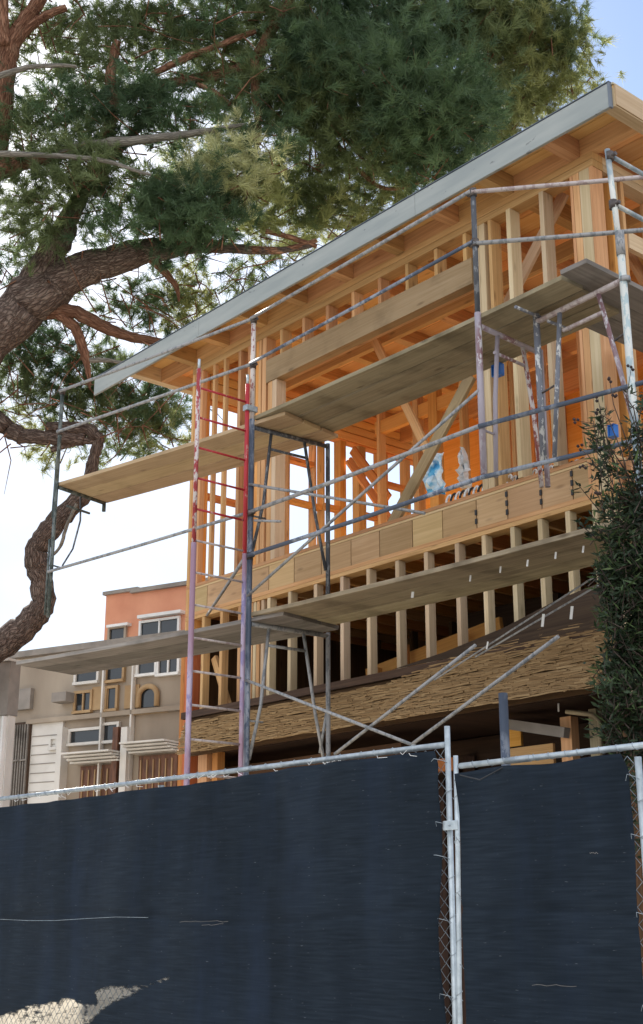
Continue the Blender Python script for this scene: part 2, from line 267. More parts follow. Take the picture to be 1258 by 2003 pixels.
    tr = nd(n, 'ShaderNodeBsdfTransparent'); m9 = nd(n, 'ShaderNodeMixShader'); l(wd.outputs[0], m9.inputs[0]); l(ms.outputs[0], m9.inputs[1]); l(tr.outputs[0], m9.inputs[2]); l(m9.outputs[0], o.inputs[0])
    return m
M['fabric'] = fabric()

# ------------------------------------------------------------------ mesh builder
class MB:
    def __init__(s): s.v = []; s.f = []; s.uv = []; s.sm = []
    def face(s, idx, uv, smooth=False): s.f.append(idx); s.uv.append(uv); s.sm.append(smooth)
    def bar(s, p0, p1, w, h, upv=(0, 0, 1), shift=0.0, ends=(None, None)):
        p0 = Vector(p0); p1 = Vector(p1); d = p1 - p0; ln = d.length; d = d.normalized(); u = Vector(upv)
        u = (u - d * u.dot(d)).normalized(); sd_ = d.cross(u)
        b = len(s.v); o = rnd.random() * 50; o2 = rnd.random() * 50
        for p in (p0, p1):
            for a, c in ((-1, -1), (1, -1), (1, 1), (-1, 1)): s.v.append(p + sd_ * (a * w / 2) + u * (c * h / 2))
        per = [0, w, w + h, 2 * w + h, 2 * w + 2 * h]
        for i in range(4):
            j = (i + 1) % 4; a, c = per[i], per[i + 1]
            s.face((b + i, b + j, b + 4 + j, b + 4 + i), ((o, o2 + a), (o, o2 + c), (o + ln, o2 + c), (o + ln, o2 + a)))
        s.face((b + 3, b + 2, b + 1, b), ((o, o2), (o, o2 + w), (o + h, o2 + w), (o + h, o2)))
        s.face((b + 4, b + 5, b + 6, b + 7), ((o, o2), (o, o2 + w), (o + h, o2 + w), (o + h, o2)))
        return s
    def box(s, x0, x1, y0, y1, z0, z1, ax='x'):
        c = Vector(((x0 + x1) / 2, (y0 + y1) / 2, (z0 + z1) / 2))
        if ax == 'x': return s.bar((x0, c.y, c.z), (x1, c.y, c.z), y1 - y0, z1 - z0)
        if ax == 'y': return s.bar((c.x, y0, c.z), (c.x, y1, c.z), x1 - x0, z1 - z0)
        return s.bar((c.x, c.y, z0), (c.x, c.y, z1), x1 - x0, y1 - y0, (0, 1, 0))
    def tube(s, pts, rr, n=10, cap=True):
        pts = [Vector(p) for p in pts]
        if not isinstance(rr, (list, tuple)): rr = [rr] * len(pts)
        b = len(s.v); ref = None; o = rnd.random() * 30; run = 0; acc = []
        for i, p in enumerate(pts):
            d = (pts[min(i + 1, len(pts) - 1)] - pts[max(i - 1, 0)]).normalized()
            if ref is None: ref = d.orthogonal().normalized()
            ref = (ref - d * ref.dot(d)).normalized(); bi = d.cross(ref)
            if i: run += (p - pts[i - 1]).length
            cs = 2 * math.pi * max(rr) / n
            acc.append(run)
            for k in range(n):
                a = 2 * math.pi * k / n; s.v.append(p + (ref * math.cos(a) + bi * math.sin(a)) * rr[i])
        for i in range(len(pts) - 1):
            for k in range(n):
                k2 = (k + 1) % n; a = b + i * n
                s.face((a + k, a + k2, a + n + k2, a + n + k), ((o + acc[i], k * cs), (o + acc[i], k * cs + cs), (o + acc[i + 1], k * cs + cs), (o + acc[i + 1], k * cs)), True)
        if cap:
            s.face(tuple(b + k for k in reversed(range(n))), tuple((o, .01 * k) for k in range(n)))
            e = b + (len(pts) - 1) * n; s.face(tuple(e + k for k in range(n)), tuple((o, .01 * k) for k in range(n)))
        return s
    def quad(s, a, b_, c, d, su=1):
        b = len(s.v); s.v += [Vector(a), Vector(b_), Vector(c), Vector(d)]
        l1 = (Vector(b_) - Vector(a)).length; l2 = (Vector(d) - Vector(a)).length
        s.face((b, b + 1, b + 2, b + 3), ((0, 0), (l1, 0), (l1, l2), (0, l2))); return s
    def build(s, name, mat, parent=None, label=None, cat=None, group=None, kind=None, bevel=0):
        o_ = parent['_loc'] if parent else None
        org = Vector(o_) if parent else (s.v[0].copy() if s.v else Vector())
        if not parent:
            xs = [v.x for v in s.v]; ys = [v.y for v in s.v]; zs = [v.z for v in s.v]
            org = Vector(((min(xs) + max(xs)) / 2, (min(ys) + max(ys)) / 2, min(zs)))
        me = bpy.data.meshes.new(name); me.from_pydata([v - org for v in s.v], [], s.f)
        uvl = me.uv_layers.new(name='UVMap'); flat = [c for f in s.uv for p in f for c in p]
        uvl.data.foreach_set('uv', flat); me.polygons.foreach_set('use_smooth', s.sm)
        for mm in (mat if isinstance(mat, list) else [mat]): me.materials.append(M[mm] if isinstance(mm, str) else mm)
        ob = bpy.data.objects.new(name, me); C.objects.link(ob)
        if parent:
            ob.parent = parent; ob['_loc'] = tuple(org)
        else:
            ob.location = org; ob['_loc'] = tuple(org)
        if bevel:
            bv = ob.modifiers.new('bevel', 'BEVEL'); bv.width = bevel; bv.segments = 2; bv.limit_method = 'ANGLE'
        tag(ob, label, cat, group, kind); return ob
def tag(o, label=None, cat=None, group=None, kind=None):
    if label: o['label'] = label
    if cat: o['category'] = cat
    if group: o['group'] = group
    if kind: o['kind'] = kind
    return o
def thing(name, loc, label, cat, group=None):
    o = bpy.data.objects.new(name, None); C.objects.link(o); o.location = loc; o['_loc'] = tuple(loc); o.empty_display_size = .3
    return tag(o, label, cat, group)

# ------------------------------------------------------------------ ground
def sheet(name, x0, x1, y0, y1, z, mat):
    MB().quad((x0, y0, z), (x1, y0, z), (x1, y1, z), (x0, y1, z)).build(name, mat, kind='structure')
sheet('ground', -400, 400, -400, 400, 0, 'ground')
sheet('road', -60, 60, -9, 1.2, .004, 'asphalt')
MB().box(-60, 60, 1.2, 1.35, 0, .13).build('kerb', 'stucco_white', kind='structure')
MB().box(-60, 60, 1.35, 3.6, 0, .12).build('pavement', 'stucco_white', kind='structure')

# ------------------------------------------------------------------ timber house frame
XL, XR, YF, YB = -12.62, -6.35, 8.6, 13.2
H = thing('timber_house_frame', (-9.5, 8.6, 0), 'two storey house under construction with bare orange timber framing and flat overhanging roof', 'house')
def part(name, mb, mat, label=None, parent=H, bevel=0): return mb.build(name, mat, parent, label, bevel=bevel)
ZF, ZT = 5.40, 8.12
# upper front wall
def vstud(x, y, z0, z1, w=.042, d=.14, mat=None, name='stud', lab=None):
    return part(name, MB().box(x - w / 2, x + w / 2, y, y + d, z0, z1, 'z'), mat or rnd.choice(['fir', 'fir', 'fir_pale']), lab)
for z in (8.12, 8.197): part('top_plate', MB().box(XL, XR, YF - .003, YF + .145, z, z + .073), 'fir')
part('header', MB().box(-11.12, -7.86, YF - .012, YF + .10, 7.53, 7.81), 'glulam', 'long weathered header beam over the wide opening')
part('header', MB().box(-11.12, -7.86, YF + .102, YF + .142, 7.53, 7.81), 'fir')
for i, x in enumerate((-10.86, -10.46, -10.05, -9.62, -9.2, -8.78, -8.36, -7.96)): vstud(x, YF + .005, 7.812, 8.118, .045, .135, 'fir')
for x, z1, m in ((-11.36, 8.118, 'fir'), (-11.30, 8.118, 'fir_red'), (-11.25, 8.118, 'fir'), (-11.17, 8.118, 'fir'), (-11.055, 7.528, 'fir'), (-10.975, 7.528, 'fir_pale')):
    vstud(x, YF, ZF, z1, .048 if x < -11.2 else .075, .14, m)
for x, w_, d_ in ((-12.43, .05, .07), (-12.17, .045, .05), (-11.95, .045, .05), (-11.65, .05, .14), (-11.46, .05, .14)): vstud(x, YF, ZF, 8.118, w_, d_, 'fir')
for x, m in ((-12.60, 'fir'), (-12.54, 'fir_red'), (-12.49, 'fir_red')): vstud(x, YF, 4.603, 8.118, .052, .15, m, 'corner_post')
for x in (-7.80, -7.725): vstud(x, YF, ZF, 8.118, .07, .14, 'fir_pale')
vstud(-7.62, YF, ZF, 8.118, .04, .14, 'fir')
for x in (-7.36, -6.95): vstud(x, YF - .02, ZF, 8.118, .05, .14, 'fir_pale')
for x, w, m in ((-6.60, .03, 'fir'), (-6.545, .07, 'fir'), (-6.45, .11, 'fir_pale'), (-6.375, .035, 'fir')):
    vstud(x, YF - .01, 5.05, 8.118, w, .15, m, 'corner_post')
part('bottom_plate', MB().box(XL, XR, YF - .004, YF + .14, 5.362, 5.398), 'fir')
# rim joist of short plywood pieces with dark seams
xs = [XL, -12.2, -11.45, -11.04, -10.6, -10.15, -9.68, -9.25, -8.78, -8.37, -7.93, -7.55, -7.15, -6.8, -6.5, XR]
for a, b in zip(xs[:-1], xs[1:]):
    part('rim_board', MB().box(a + .006, b - .006, YF + .005, YF + .045, 5.06, 5.335), 'rimwood')
part('rim_backing', MB().box(XL + .02, XR - .02, YF + .047, YF + .09, 5.06, 5.335), 'fir_red')
part('subfloor', MB().box(XL + .005, XR - .005, YF + .002, YB, 5.338, 5.36), 'ply_pale')
for z in (4.975, 5.018): part('lower_top_plate', MB().box(XL, XR, YF - .004, YF + .14, z, z + .040), 'fir')
for i, x in enumerate((-7.93, -7.55, -7.15, -6.8, -6.5)):
    for k in range(2 + i % 2): part('fastener', MB().box(x - .012, x + .012, YF - .008, YF + .002, 5.10 + k * .085, 5.15 + k * .085, 'z'), 'black')
# lower front wall
for x in (-11.03, -10.67, -10.24, -9.82, -9.42, -9.0, -8.6, -8.19, -7.85, -7.5, -7.18, -6.87, -6.58):
    vstud(x, YF, 3.45, 4.972, .05, .09, 'fir_pale')
for x, m in ((-11.36, 'fir'), (-11.29, 'fir_pale'), (-11.23, 'fir'), (-11.15, 'fir_pale')): vstud(x, YF + .01, 3.45, 4.972, .05, .09, m)
for x in (-12.26, -11.9, -11.56): vstud(x, YF, 3.45, 4.972, .05, .09, 'fir')
part('diagonal_brace', MB().bar((-12.2, 8.73, 4.5), (-11.88, 8.73, 3.85), .09, .04, (0, 1, 0)), 'fir')
for x, m in ((-12.60, 'post_red'), (-12.515, 'post_red')): vstud(x, YF - .03, .1, 4.6, .08, .17, m, 'corner_post', 'dark orange stained lower corner post')
for x, m in ((-6.42, 'fir_pale'),): vstud(x, YF, 3.2, 4.972, .10, .12, m, 'corner_post')
# shake skirt and ledger
part('ledger', MB().box(-12.36, -6.3, 8.40, 8.597, 3.775, 3.85), 'brown_wood', 'dark stained ledger board')
sk = MB()
for r in range(64):
    z = 3.372 + r * .0105; y = 8.30 + r * .0026; x = -12.28 + rnd.uniform(0, .05)
    if z > 3.72: x = -9.0 + (z - 3.72) / .40 * 2.6
    while x < -6.28:
        L_ = rnd.uniform(.06, .38); x2 = min(x + L_, -6.26); yy = y + rnd.uniform(-.012, .008)
        xm = (x + x2) / 2; a0 = (x, yy + rnd.uniform(-.006, .006), z + rnd.uniform(-.006, .006)); a1 = (xm, yy - .004, z + rnd.uniform(-.009, .009)); a2 = (x2, yy + rnd.uniform(-.006, .006), z + rnd.uniform(-.006, .006))
        h1 = rnd.uniform(.008, .019); sk.bar(a0, a1, .02, h1, (0, -.3, 1)); sk.bar(a1, a2, .02, h1 * .9, (0, -.3, 1)); x = x2 - .012
part('shake_skirt', sk, 'shake', 'band of straw coloured wavy wood shakes')
fl = MB(); fl.v = [Vector(p) for p in ((-8.9, 8.40, 3.852), (-6.3, 8.40, 3.852), (-6.3, 8.44, 4.25), (-6.9, 8.44, 4.17), (-7.5, 8.43, 4.03), (-8.2, 8.41, 3.92), (-8.9, 8.45, 3.852), (-6.3, 8.50, 3.852), (-6.3, 8.50, 4.25))]
fl.face((0, 1, 2, 3, 4, 5), ((0, 0), (2.6, 0), (2.6, .4), (2, .3), (1.4, .2), (.7, .1))); fl.face((1, 7, 8, 2), ((0, 0), (.1, 0), (.1, .4), (0, .4))); part('flashing', fl, 'brown_wood', 'dark brown flashing rising to the right')
part('side_rim', MB().box(XL - .01, XL + .03, 8.66, YB - .05, 5.052, 5.336, 'y'), 'fir_red'); part('rear_rim', MB().box(XL + .032, XR, YB - .15, YB - .11, 5.052, 5.336), 'fir_red')
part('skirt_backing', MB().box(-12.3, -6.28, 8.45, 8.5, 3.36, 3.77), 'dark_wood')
# floors / storeys inside
for i in range(16):
    x = -12.3 + i * .4; part('floor_joist', MB().box(x, x + .045, 8.7, YB, 5.06, 5.335, 'y'), 'fir_red' if i % 3 else 'fir')
part('lower_floor', MB().box(XL + .02, XR - .02, 8.75, YB, 3.40, 3.44, 'y'), 'shade_wood')
part('rear_lower_wall', MB().box(XL, XR, YB - .15, YB - .1, .1, 5.05), 'shade_wood')
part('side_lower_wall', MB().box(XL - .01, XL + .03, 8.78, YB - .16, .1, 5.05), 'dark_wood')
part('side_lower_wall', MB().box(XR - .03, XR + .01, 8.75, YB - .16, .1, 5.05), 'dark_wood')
for i in range(9):
    x = -12.2 + i * .68; part('inner_stud', MB().box(x, x + .05, 11.2, 11.3, 3.46, 5.04, 'z'), 'dark_wood')
part('stair_stringer', MB().bar((-11.2, 10.2, 4.3), (-9.1, 10.2, 4.56), .05, .20), 'fir_red')
for i in range(6):
    part('inner_stud', MB().box(-10.9 + i * .45, -10.84 + i * .45, 10.0, 10.1, 3.46, 4.35 + (i % 2) * .2, 'z'), 'fir_red')
part('inner_wall', MB().box(-10.4, -8.9, 10.9, 10.94, 3.36, 5.0), 'brown_wood')
# ground storey
vstud(-12.2, YF, .1, 3.4, .17, .12, 'fir'); vstud(-12.02, YF + .04, .1, 3.4, .10, .10, 'fir_red')
part('ground_storey_wall', MB().box(-11.9, -6.4, 9.9, 9.95, .1, 3.38), 'shade_wood')
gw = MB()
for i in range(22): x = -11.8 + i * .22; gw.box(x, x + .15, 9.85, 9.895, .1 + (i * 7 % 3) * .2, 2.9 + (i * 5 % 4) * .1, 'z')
part('wall_boards', gw, 'shade_wood', 'rough reddish boards in the shade')
part('ground_beam', MB().box(-12.4, -9.3, 8.9, 9.0, 3.02, 3.26), 'dark_wood')
part('ground_beam', MB().box(-10.3, -9.0, 9.3, 9.38, 3.0, 3.12), 'fir_red')
part('porch_beam', MB().bar(on('y', 9.0, 990, 1416), on('y', 9.0, 1112, 1434), .12, .09), 'grey_roof', 'grey painted beam')
part('porch_post', MB().box(-7.42, -7.30, 9.02, 9.12, .1, 3.30, 'z'), 'fir')
part('porch_post', MB().box(-7.05, -6.97, 8.95, 9.03, .1, 3.32, 'z'), 'plank')
part('porch_post', MB().box(-6.46, -6.32, 8.62, 8.74, .1, 3.2, 'z'), 'dark_wood')
part('panel_board', MB().box(-8.10, -7.58, 9.1, 9.13, 2.3, 3.10), 'fir', 'plain tan board standing in the shade')
part('porch_rail', MB().tube([on('y', 8.95, 1108, 1392), on('y', 8.95, 1160, 1398), on('y', 8.95, 1172, 1410), on('y', 8.95, 1176, 1480)], .02), 'plank')
part('hanging_wire', MB().tube([on('y', 8.9, 1092, 1345), on('y', 8.9, 1093, 1392)], .008, 6), 'white_paint')
part('hanging_wire', MB().tube([on('y', 8.7, 1140, 1332), on('y', 8.7, 1170, 1345), on('y', 8.7, 1200, 1362)], .006, 6), 'white_paint')
part('insulation_scrap', MB().box(-8.35, -8.12, 9.3, 9.33, 3.15, 3.32), 'ply')
part('rear_rail', MB().box(-9.2, -6.6, 9.7, 9.74, 2.9, 2.98), 'rust')
# roof
ZR = 8.272
TX = [-13.42, -12.63, -11.93, -11.19, -10.45, -9.67, -8.87, -8.08, -7.35, -6.55, -5.84]
for i, x in enumerate(TX):
    part('rafter' if 0 < i < 10 else 'barge_rafter', MB().box(x - .058, x + .058, 8.202, YB + .4, ZR, 8.455, 'y'), 'fir' if 0 < i < 10 else 'fir_pale')
for a, b in zip(TX[:-1], TX[1:]):
    part('blocking', MB().box(a + .060, b - .060, YF + .005, YF + .085, ZR, 8.453), 'fir')
for k in range(21):
    y = 8.202 + k * .27; part('roof_board', MB().box(-13.47, -5.79, y, y + .262, 8.457, 8.485), 'board')
part('roof_sheathing', MB().box(-13.48, -5.78, 8.19, YB + .8, 8.488, 8.505), 'membrane')
for a, b in ((-14.30, -11.9), (-11.897, -8.2), (-8.197, -5.822)):
    part('fascia', MB().box(a, b, 8.165, 8.198, 8.262, 8.500), 'fascia', 'pale grey primed fascia board' if a < -14 else None, bevel=.004)
part('fascia_end', MB().box(-5.820, -5.802, 8.162, 8.202, 8.258, 8.503, 'z'), 'edge')
part('drip_edge', MB().box(-14.30, -5.80, 8.158, 8.21, 8.507, 8.513), 'edge')
part('gable_fascia', MB().box(-5.792, -5.77, 8.21, YB + .7, 8.285, 8.486, 'y'), 'fir_pale')
part('purlin', MB().box(XL, XR, 10.75, 10.84, 8.02, 8.268), 'fir_red')
part('purlin', MB().box(XL, -8.0, 12.0, 12.09, 8.0, 8.268), 'fir')
# left wall (runs back)
def lstud(y, z0=ZF, z1=7.78, w=.045, m='fir'):
    return part('side_stud', MB().box(XL + .002, XL + .135, y - w / 2, y + w / 2, z0, z1, 'z'), m)
for y0, y1, m in ((8.76, 8.775, 'fir'), (9.29, 9.38, 'fir_red'), (9.55, 9.78, 'fir'), (10.03, 10.055, 'fir'), (10.475, 10.50, 'fir'), (10.62, 10.645, 'fir'), (10.92, 11.02, 'fir_red'), (11.25, 11.38, 'fir'), (11.64, 11.79, 'fir_red'), (12.14, 12.22, 'fir'), (12.5, 12.9, 'fir_red')):
    lstud((y0 + y1) / 2, w=y1 - y0, m=m)
part('side_header', MB().box(XL + .001, XL + .14, 8.76, YB - .16, 7.782, 8.05, 'y'), 'fir_red')
part('side_plate', MB().box(XL + .001, XL + .145, 8.76, YB, 8.055, 8.195, 'y'), 'fir')
for k in range(4): part('side_board', MB().box(XL + .15, XL + .17, 8.76, YB - .2, 7.80 + k * .115, 7.90 + k * .115, 'y'), 'board')
for y0, y1, z in ((8.78, 9.28, 6.52), (9.39, 9.54, 6.72), (10.06, 10.47, 7.3), (10.06, 10.47, 6.74), (10.51, 10.61, 6.74), (10.65, 10.91, 6.78), (11.39, 11.63, 6.8), (11.8, 12.13, 7.33), (11.8, 12.13, 6.7), (11.03, 11.24, 6.1)):
    part('wall_block', MB().box(XL + .01, XL + .13, y0, y1, z, z + .06, 'y'), 'fir_red')
part('side_sill', MB().box(XL + .001, XL + .14, 8.76, YB - .16, 5.362, 5.42, 'y'), 'fir')
part('diagonal_brace', MB().bar((XL + .2, 11.0, 7.5), (XL + .2, 12.4, 6.2), .04, .12), 'fir')
# rear wall and partition
part('partition_sheathing', MB().box(-12.25, -6.5, 12.28, 12.30, ZF, 8.26), 'ply', 'bright orange plywood partition')
for i in range(11):
    x = -11.1 + i * .44; part('partition_stud', MB().box(x, x + .045, 12.15, 12.278, ZF, 8.0, 'z'), 'fir' if i % 2 else 'fir_red')
part('partition_plate', MB().box(-11.2, -6.5, 12.15, 12.278, 8.002, 8.26), 'board')
for i in range(5): part('rear_stud', MB().box(-12.5 + i * .3, -12.45 + i * .3, YB - .1, YB, ZF, 8.26, 'z'), 'fir')
# inner row of studs (second wall line)
for x, w in ((-11.55, .05), (-10.9, .09), (-10.62, .14), (-10.1, .05), (-9.75, .05)):
    part('inner_stud', MB().box(x, x + w, 10.72, 10.83, ZF, 8.018, 'z'), 'fir_red' if w > .1 else 'fir')
part('inner_header', MB().box(-11.6, -9.7, 10.735, 10.815, 7.55, 7.72), 'fir_red')
for x, w in ((-9.3, .05), (-8.85, .05), (-8.3, .09), (-7.9, .05), (-7.4, .05)):
    part('inner_stud', MB().box(x, x + w, 10.72, 10.80, ZF, 8.018, 'z'), 'fir')
part('purlin', MB().box(-12.4, XR, 9.72, 9.79, 8.10, 8.268), 'fir')
part('inner_header', MB().box(-9.6, -7.0, 11.3, 11.38, 7.45, 7.70), 'fir_red')
# bracing
part('diagonal_brace', MB().bar(on('y', 9.0, 1104, 378), on('y', 9.0, 985, 610), .04, .12, (1, 0, 0)), 'fir_pale')
part('diagonal_brace', MB().bar(on('y', 9.6, 728, 655), on('y', 9.6, 838, 885), .04, .10, (1, 0, 0)), 'fir')
part('diagonal_brace', MB().bar(on('y', 8.80, 922, 735), on('y', 8.80, 765, 1030), .04, .13, (1, 0, 0)), 'glulam')
part('diagonal_brace', MB().bar(on('y', 11.0, 690, 880), on('y', 11.0, 760, 975), .04, .12, (1, 0, 0)), 'fir_red')
# right wall
for y, w, m in ((8.86, .05, 'fir_red'), (8.915, .055, 'fir_pale'), (9.02, .04, 'fir'), (9.5, .05, 'fir'), (9.95, .05, 'fir'), (10.4, .05, 'fir'), (11.2, .05, 'fir'), (12.0, .05, 'fir')):
    part('side_stud', MB().box(XR - .14, XR - .004, y - w / 2, y + w / 2, ZF, 8.118, 'z'), m)
for z in (8.12, 8.197): part('side_plate', MB().box(XR - .142, XR - .002, 8.75, YB, z, z + .073, 'y'), 'fir_pale')
part('side_header', MB().box(XR - .05, XR + .003, 9.06, 11.2, 7.45, 7.62, 'y'), 'fir_pale')
part('diagonal_brace', MB().bar((XR - .2, 9.0, 7.9), (XR - .2, 9.6, 7.3), .04, .14, (0, 0, 1)), 'fir')
part('side_rim', MB().box(XR - .05, XR - .008, 8.65, YB, 5.06, 5.335, 'y'), 'rimwood')

# ------------------------------------------------------------------ scaffold
RT = .0225
def lerp(a, b, t): return Vector(a) * (1 - t) + Vector(b) * t
def frame_part(par, A, Bp, ztop, zbot, mo, mi, name='end_frame', legs=True, inner_bot=None):
    """walk-through end frame between outer foot A(x,y) and inner foot Bp(x,y)"""
    A = Vector((*A, 0)); Bp = Vector((*Bp, 0)); P = lambda t, z: lerp(A, Bp, t) + Vector((0, 0, z))
    m = MB(); m.tube([P(.03, ztop), P(1, ztop)], RT)
    rg = MB().tube([P(.235, ztop - .18), P(.70, ztop - .18)], .014)
    if legs:
        m.tube([P(.25, ztop), P(.16, ztop - .75), P(.03, ztop - 1.25)], .016)
        m.tube([P(.68, ztop), P(.83, ztop - .75), P(.97, ztop - 1.3)], .016)
    MB().tube([P(0, ztop - .9), P(.19, ztop - .9)], .01, 6).build('frame_peg', mi, par)
    f = m.build(name, mi, par); rg.build('frame_bar', mi, f)
    MB().tube([P(1, zbot if inner_bot is None else inner_bot), P(1, ztop + .03)], RT).build('inner_leg', mi, f)
    return f
def coupler(par, p, d=(0, 1, 0)):
    m = MB(); p = Vector(p); d = Vector(d).normalized()
    m.tube([p - Vector((0, 0, .035)), p + Vector((0, 0, .035))], .033, 8); m.tube([p - d * .06, p + d * .02], .018, 6); m.build('coupler', 'bolt', par)
P1, P2, P3 = (-12.44, 6.70), (-9.56, 7.22), (-6.56, 7.22)
P1i, P2i, P3i = (-12.62, 7.42), (-9.50, 8.14), (-6.60, 8.03)
Sc = thing('scaffold', (-9.5, 7.5, 0), 'grey tubular scaffold with guard rails standing along the timber house front', 'scaffold')
frame_part(Sc, P1, P1i, 6.20, 5.2, 'tube_green', 'tube_green', legs=False, inner_bot=6.1)
MB().tube([(*P1, 6.26), (*P1, 7.36)], RT).tube([(P1[0] - .05, P1[1], 5.85), (P1[0] - .03, P1[1], 6.55)], .014).build('guard_post', 'tube_green', Sc)
MB().tube([(*P1, 4.72), (*P1, 6.26)], RT).tube([(P1[0] - .04, P1[1] - .02, 4.75), (P1[0] - .04, P1[1] - .02, 5.6)], .014).build('outer_leg', 'tube_green', Sc)
MB().tube([lerp((*P1, 6.2), (*P1i, 6.2), .5), lerp((*P1, 5.9), (*P1i, 5.9), .52), lerp((*P1, 5.55), (*P1i, 5.55), .4), (P1[0] + .06, P1[1] + .1, 5.3)], .011, 6).build('bent_rod', 'tube_dark', Sc)
frame_part(Sc, P2, P2i, 6.19, 4.32, 'tube_dark', 'tube_dark')
frame_part(Sc, P2, P2i, 4.24, .1, 'tube_dark', 'tube')
frame_part(Sc, P3, P3i, 6.19, 4.95, 'peel', 'peel', legs=False, inner_bot=5.0)
MB().tube([(*P2, 6.26), (*P2, 7.37)], .0235).build('guard_post', 'rosepost', Sc)
MB().tube([(*P2, .1), (*P2, 6.27)], .027).build('outer_leg', 'tube_blue', Sc)
MB().tube([(*P3, 6.26), (*P3, 7.43)], RT).build('guard_post', 'tube_dark', Sc)
MB().tube([(*P3, 4.9), (*P3, 6.30)], .027).build('outer_leg', 'peel', Sc)
tl = lambda t, z: lerp((*P3, z), (*P3i, z), t)
MB().tube([tl(.30, 6.19), tl(.22, 5.6), tl(.18, 4.93)], .019).build('brace_leg', 'peel', Sc)
MB().tube([tl(.70, 6.19), tl(.83, 5.6), tl(.90, 4.98)], .019).build('brace_leg', 'peel_rust', Sc)
def rail(par, a, b, mat='tube', r=.017, name='guard_rail'):
    m = MB(); mid = lerp(a, b, .5) - Vector((0, 0, (Vector(b) - Vector(a)).length * .0025)); m.tube([a, mid, b], r, 8); return m.build(name, mat, par)
D = -.035
for z, n in ((7.33, 1), (6.84, 1), (5.31, 1)):
    rail(Sc, (P1[0], P1[1] + D, z if z != 5.31 else 5.22), (P2[0], P2[1] + D, z), 'tube')
rail(Sc, (-11.9, 8.4, 4.90), (P2[0], P2[1] + D, 4.9), 'tube')
rail(Sc, (P2[0], P2[1] + D, 7.34), (P3[0], P3[1] + D, 7.40), 'tube')
rail(Sc, (P2[0], P2[1] + D, 6.85), (P3[0], P3[1] + D, 6.93), 'tube_blue', .016)
for z in (5.31, 4.885): rail(Sc, (P2[0], P2[1] + D, z + .0), (P3[0], P3[1] + D, z), 'tube' if z > 5 else 'tube_blue', .02)
e3 = Vector((.982, .194, 0)) * 3.2
for z in (5.31, 4.885): rail(Sc, (P3[0], P3[1] + D, z), (P3[0] + e3.x, P3[1] + D + e3.y, z + .03), 'tube_blue', .02)
rail(Sc, on('y', 7.19, 498, 1018), (P2[0] + .5, 7.19, 5.11), 'tube', .012)
for z in (7.40, 6.92): rail(Sc, (P3[0], P3[1] - .02, z), (-5.05, 8.40, z - .03), 'pink_tube' if z > 7 else 'tube', .019)
for z in (7.33, 6.84, 5.31, 4.885): coupler(Sc, (*P2, z), (-1, 0, 0))
for z in (7.40, 6.93): coupler(Sc, (*P3, z), (1, 0, 0))
for z in (7.33, 6.84): coupler(Sc, (*P1, z), (-1, 0, 0))

def cross(a, b, mat='tube', r=.014): MB().tube([a, b], r, 8).build('cross_brace', mat, Sc)
cross((P2[0], 7.20, 4.50), (P3[0], 7.20, 5.62)); cross((P2[0], 7.20, 5.60), on('y', 7.6, 831, 1004))
cross((P2[0], 7.20, 3.71), on('y', 7.22, 812, 1459), 'tube'); cross((P2i[0], 8.12, 3.50), on('y', 8.12, 626, 1473))
cross(on('y', 7.22, 655, 1475), on('y', 7.22, 930, 1262), 'tube'); cross(on('y', 7.22, 806, 1456), on('y', 7.22, 1092, 1245), 'tube', .015)
cross(on('y', 8.0, 850, 1330), on('y', 8.0, 1160, 1130), 'tube', .008); cross(on('y', 8.0, 930, 1285), on('y', 8.0, 1170, 1145), 'tube', .008)
# prop under the deck on the right
MB().tube([on('y', 7.5, 984, 1356), Vector((*on('y', 7.5, 984, 1356).xy, .1))], .035).build('steel_prop', 'tube_blue', label='blue grey steel prop standing upright under the shake skirt', cat='prop')
# corner scaffold tower on the right
P4, P5 = (-5.26, 7.44), (-6.19, 7.50)
S2 = thing('scaffold', (-5.7, 7.5, 0), 'peeling teal and pink corner scaffold frame at the right end of the house', 'scaffold')
MB().tube([(P4[0] - .02, P4[1] - .02, 6.30), (P4[0] - .06, P4[1] - .04, 7.28)], .022).build('guard_post', 'peel_teal', S2)
MB().tube([(*P4, .1), (P4[0] - .02, P4[1] - .02, 6.42)], .029).build('outer_leg', 'peel_teal', S2)
MB().tube([(P4[0] - .02, P4[1] - .02, 6.36), (P4[0] - .02, P4[1] - .02, 6.56)], .035).build('sleeve', 'tube', S2)
MB().tube([(P4[0] - .01, P4[1] - .01, 6.14), (P4[0] - .01, P4[1] - .01, 6.18)], .042).build('collar', 'tube', S2)
MB().tube([(*P5, 4.98), (*P5, 6.24)], .027).build('outer_leg', 'peel_grey', S2)
pl = lambda t, z: lerp((*P5, z), (*P4, z), t)
f5 = MB().tube([pl(0, 6.17), pl(1, 6.17)], .024).tube([pl(.30, 5.99), pl(.73, 5.99)], .017).build('end_frame', 'pink_tube', S2)
MB().tube([pl(.27, 6.15), pl(.20, 5.6), pl(.12, 4.99)], .019).build('brace_leg', 'peel_grey', S2)
MB().tube([pl(.70, 6.15), pl(.86, 5.5), pl(.97, 4.98)], .019).build('brace_leg', 'peel', S2)
MB().tube([pl(0, 5.55), pl(.16, 5.57)], .009, 6).tube([pl(.83, 5.72), pl(1, 5.76)], .009, 6).build('tie_rod', 'bolt', S2)
for z in (7.22, 6.80): rail(S2, (P4[0] - .04, P4[1], z), (P4[0] + .02, 10.4, z - .03), 'peel_teal', .018)
for z in (7.22, 6.80): coupler(S2, (P4[0] - .05, P4[1] - .03, z), (-1, 0, 0))

MB().tube([on('z', 6.19, 1008, 600), on('z', 6.19, 1060, 622)], .013).tube([on('z', 6.13, 1072, 628), on('z', 6.13, 1115, 645)], .013).build('plank_hook', 'peel_grey', S2)

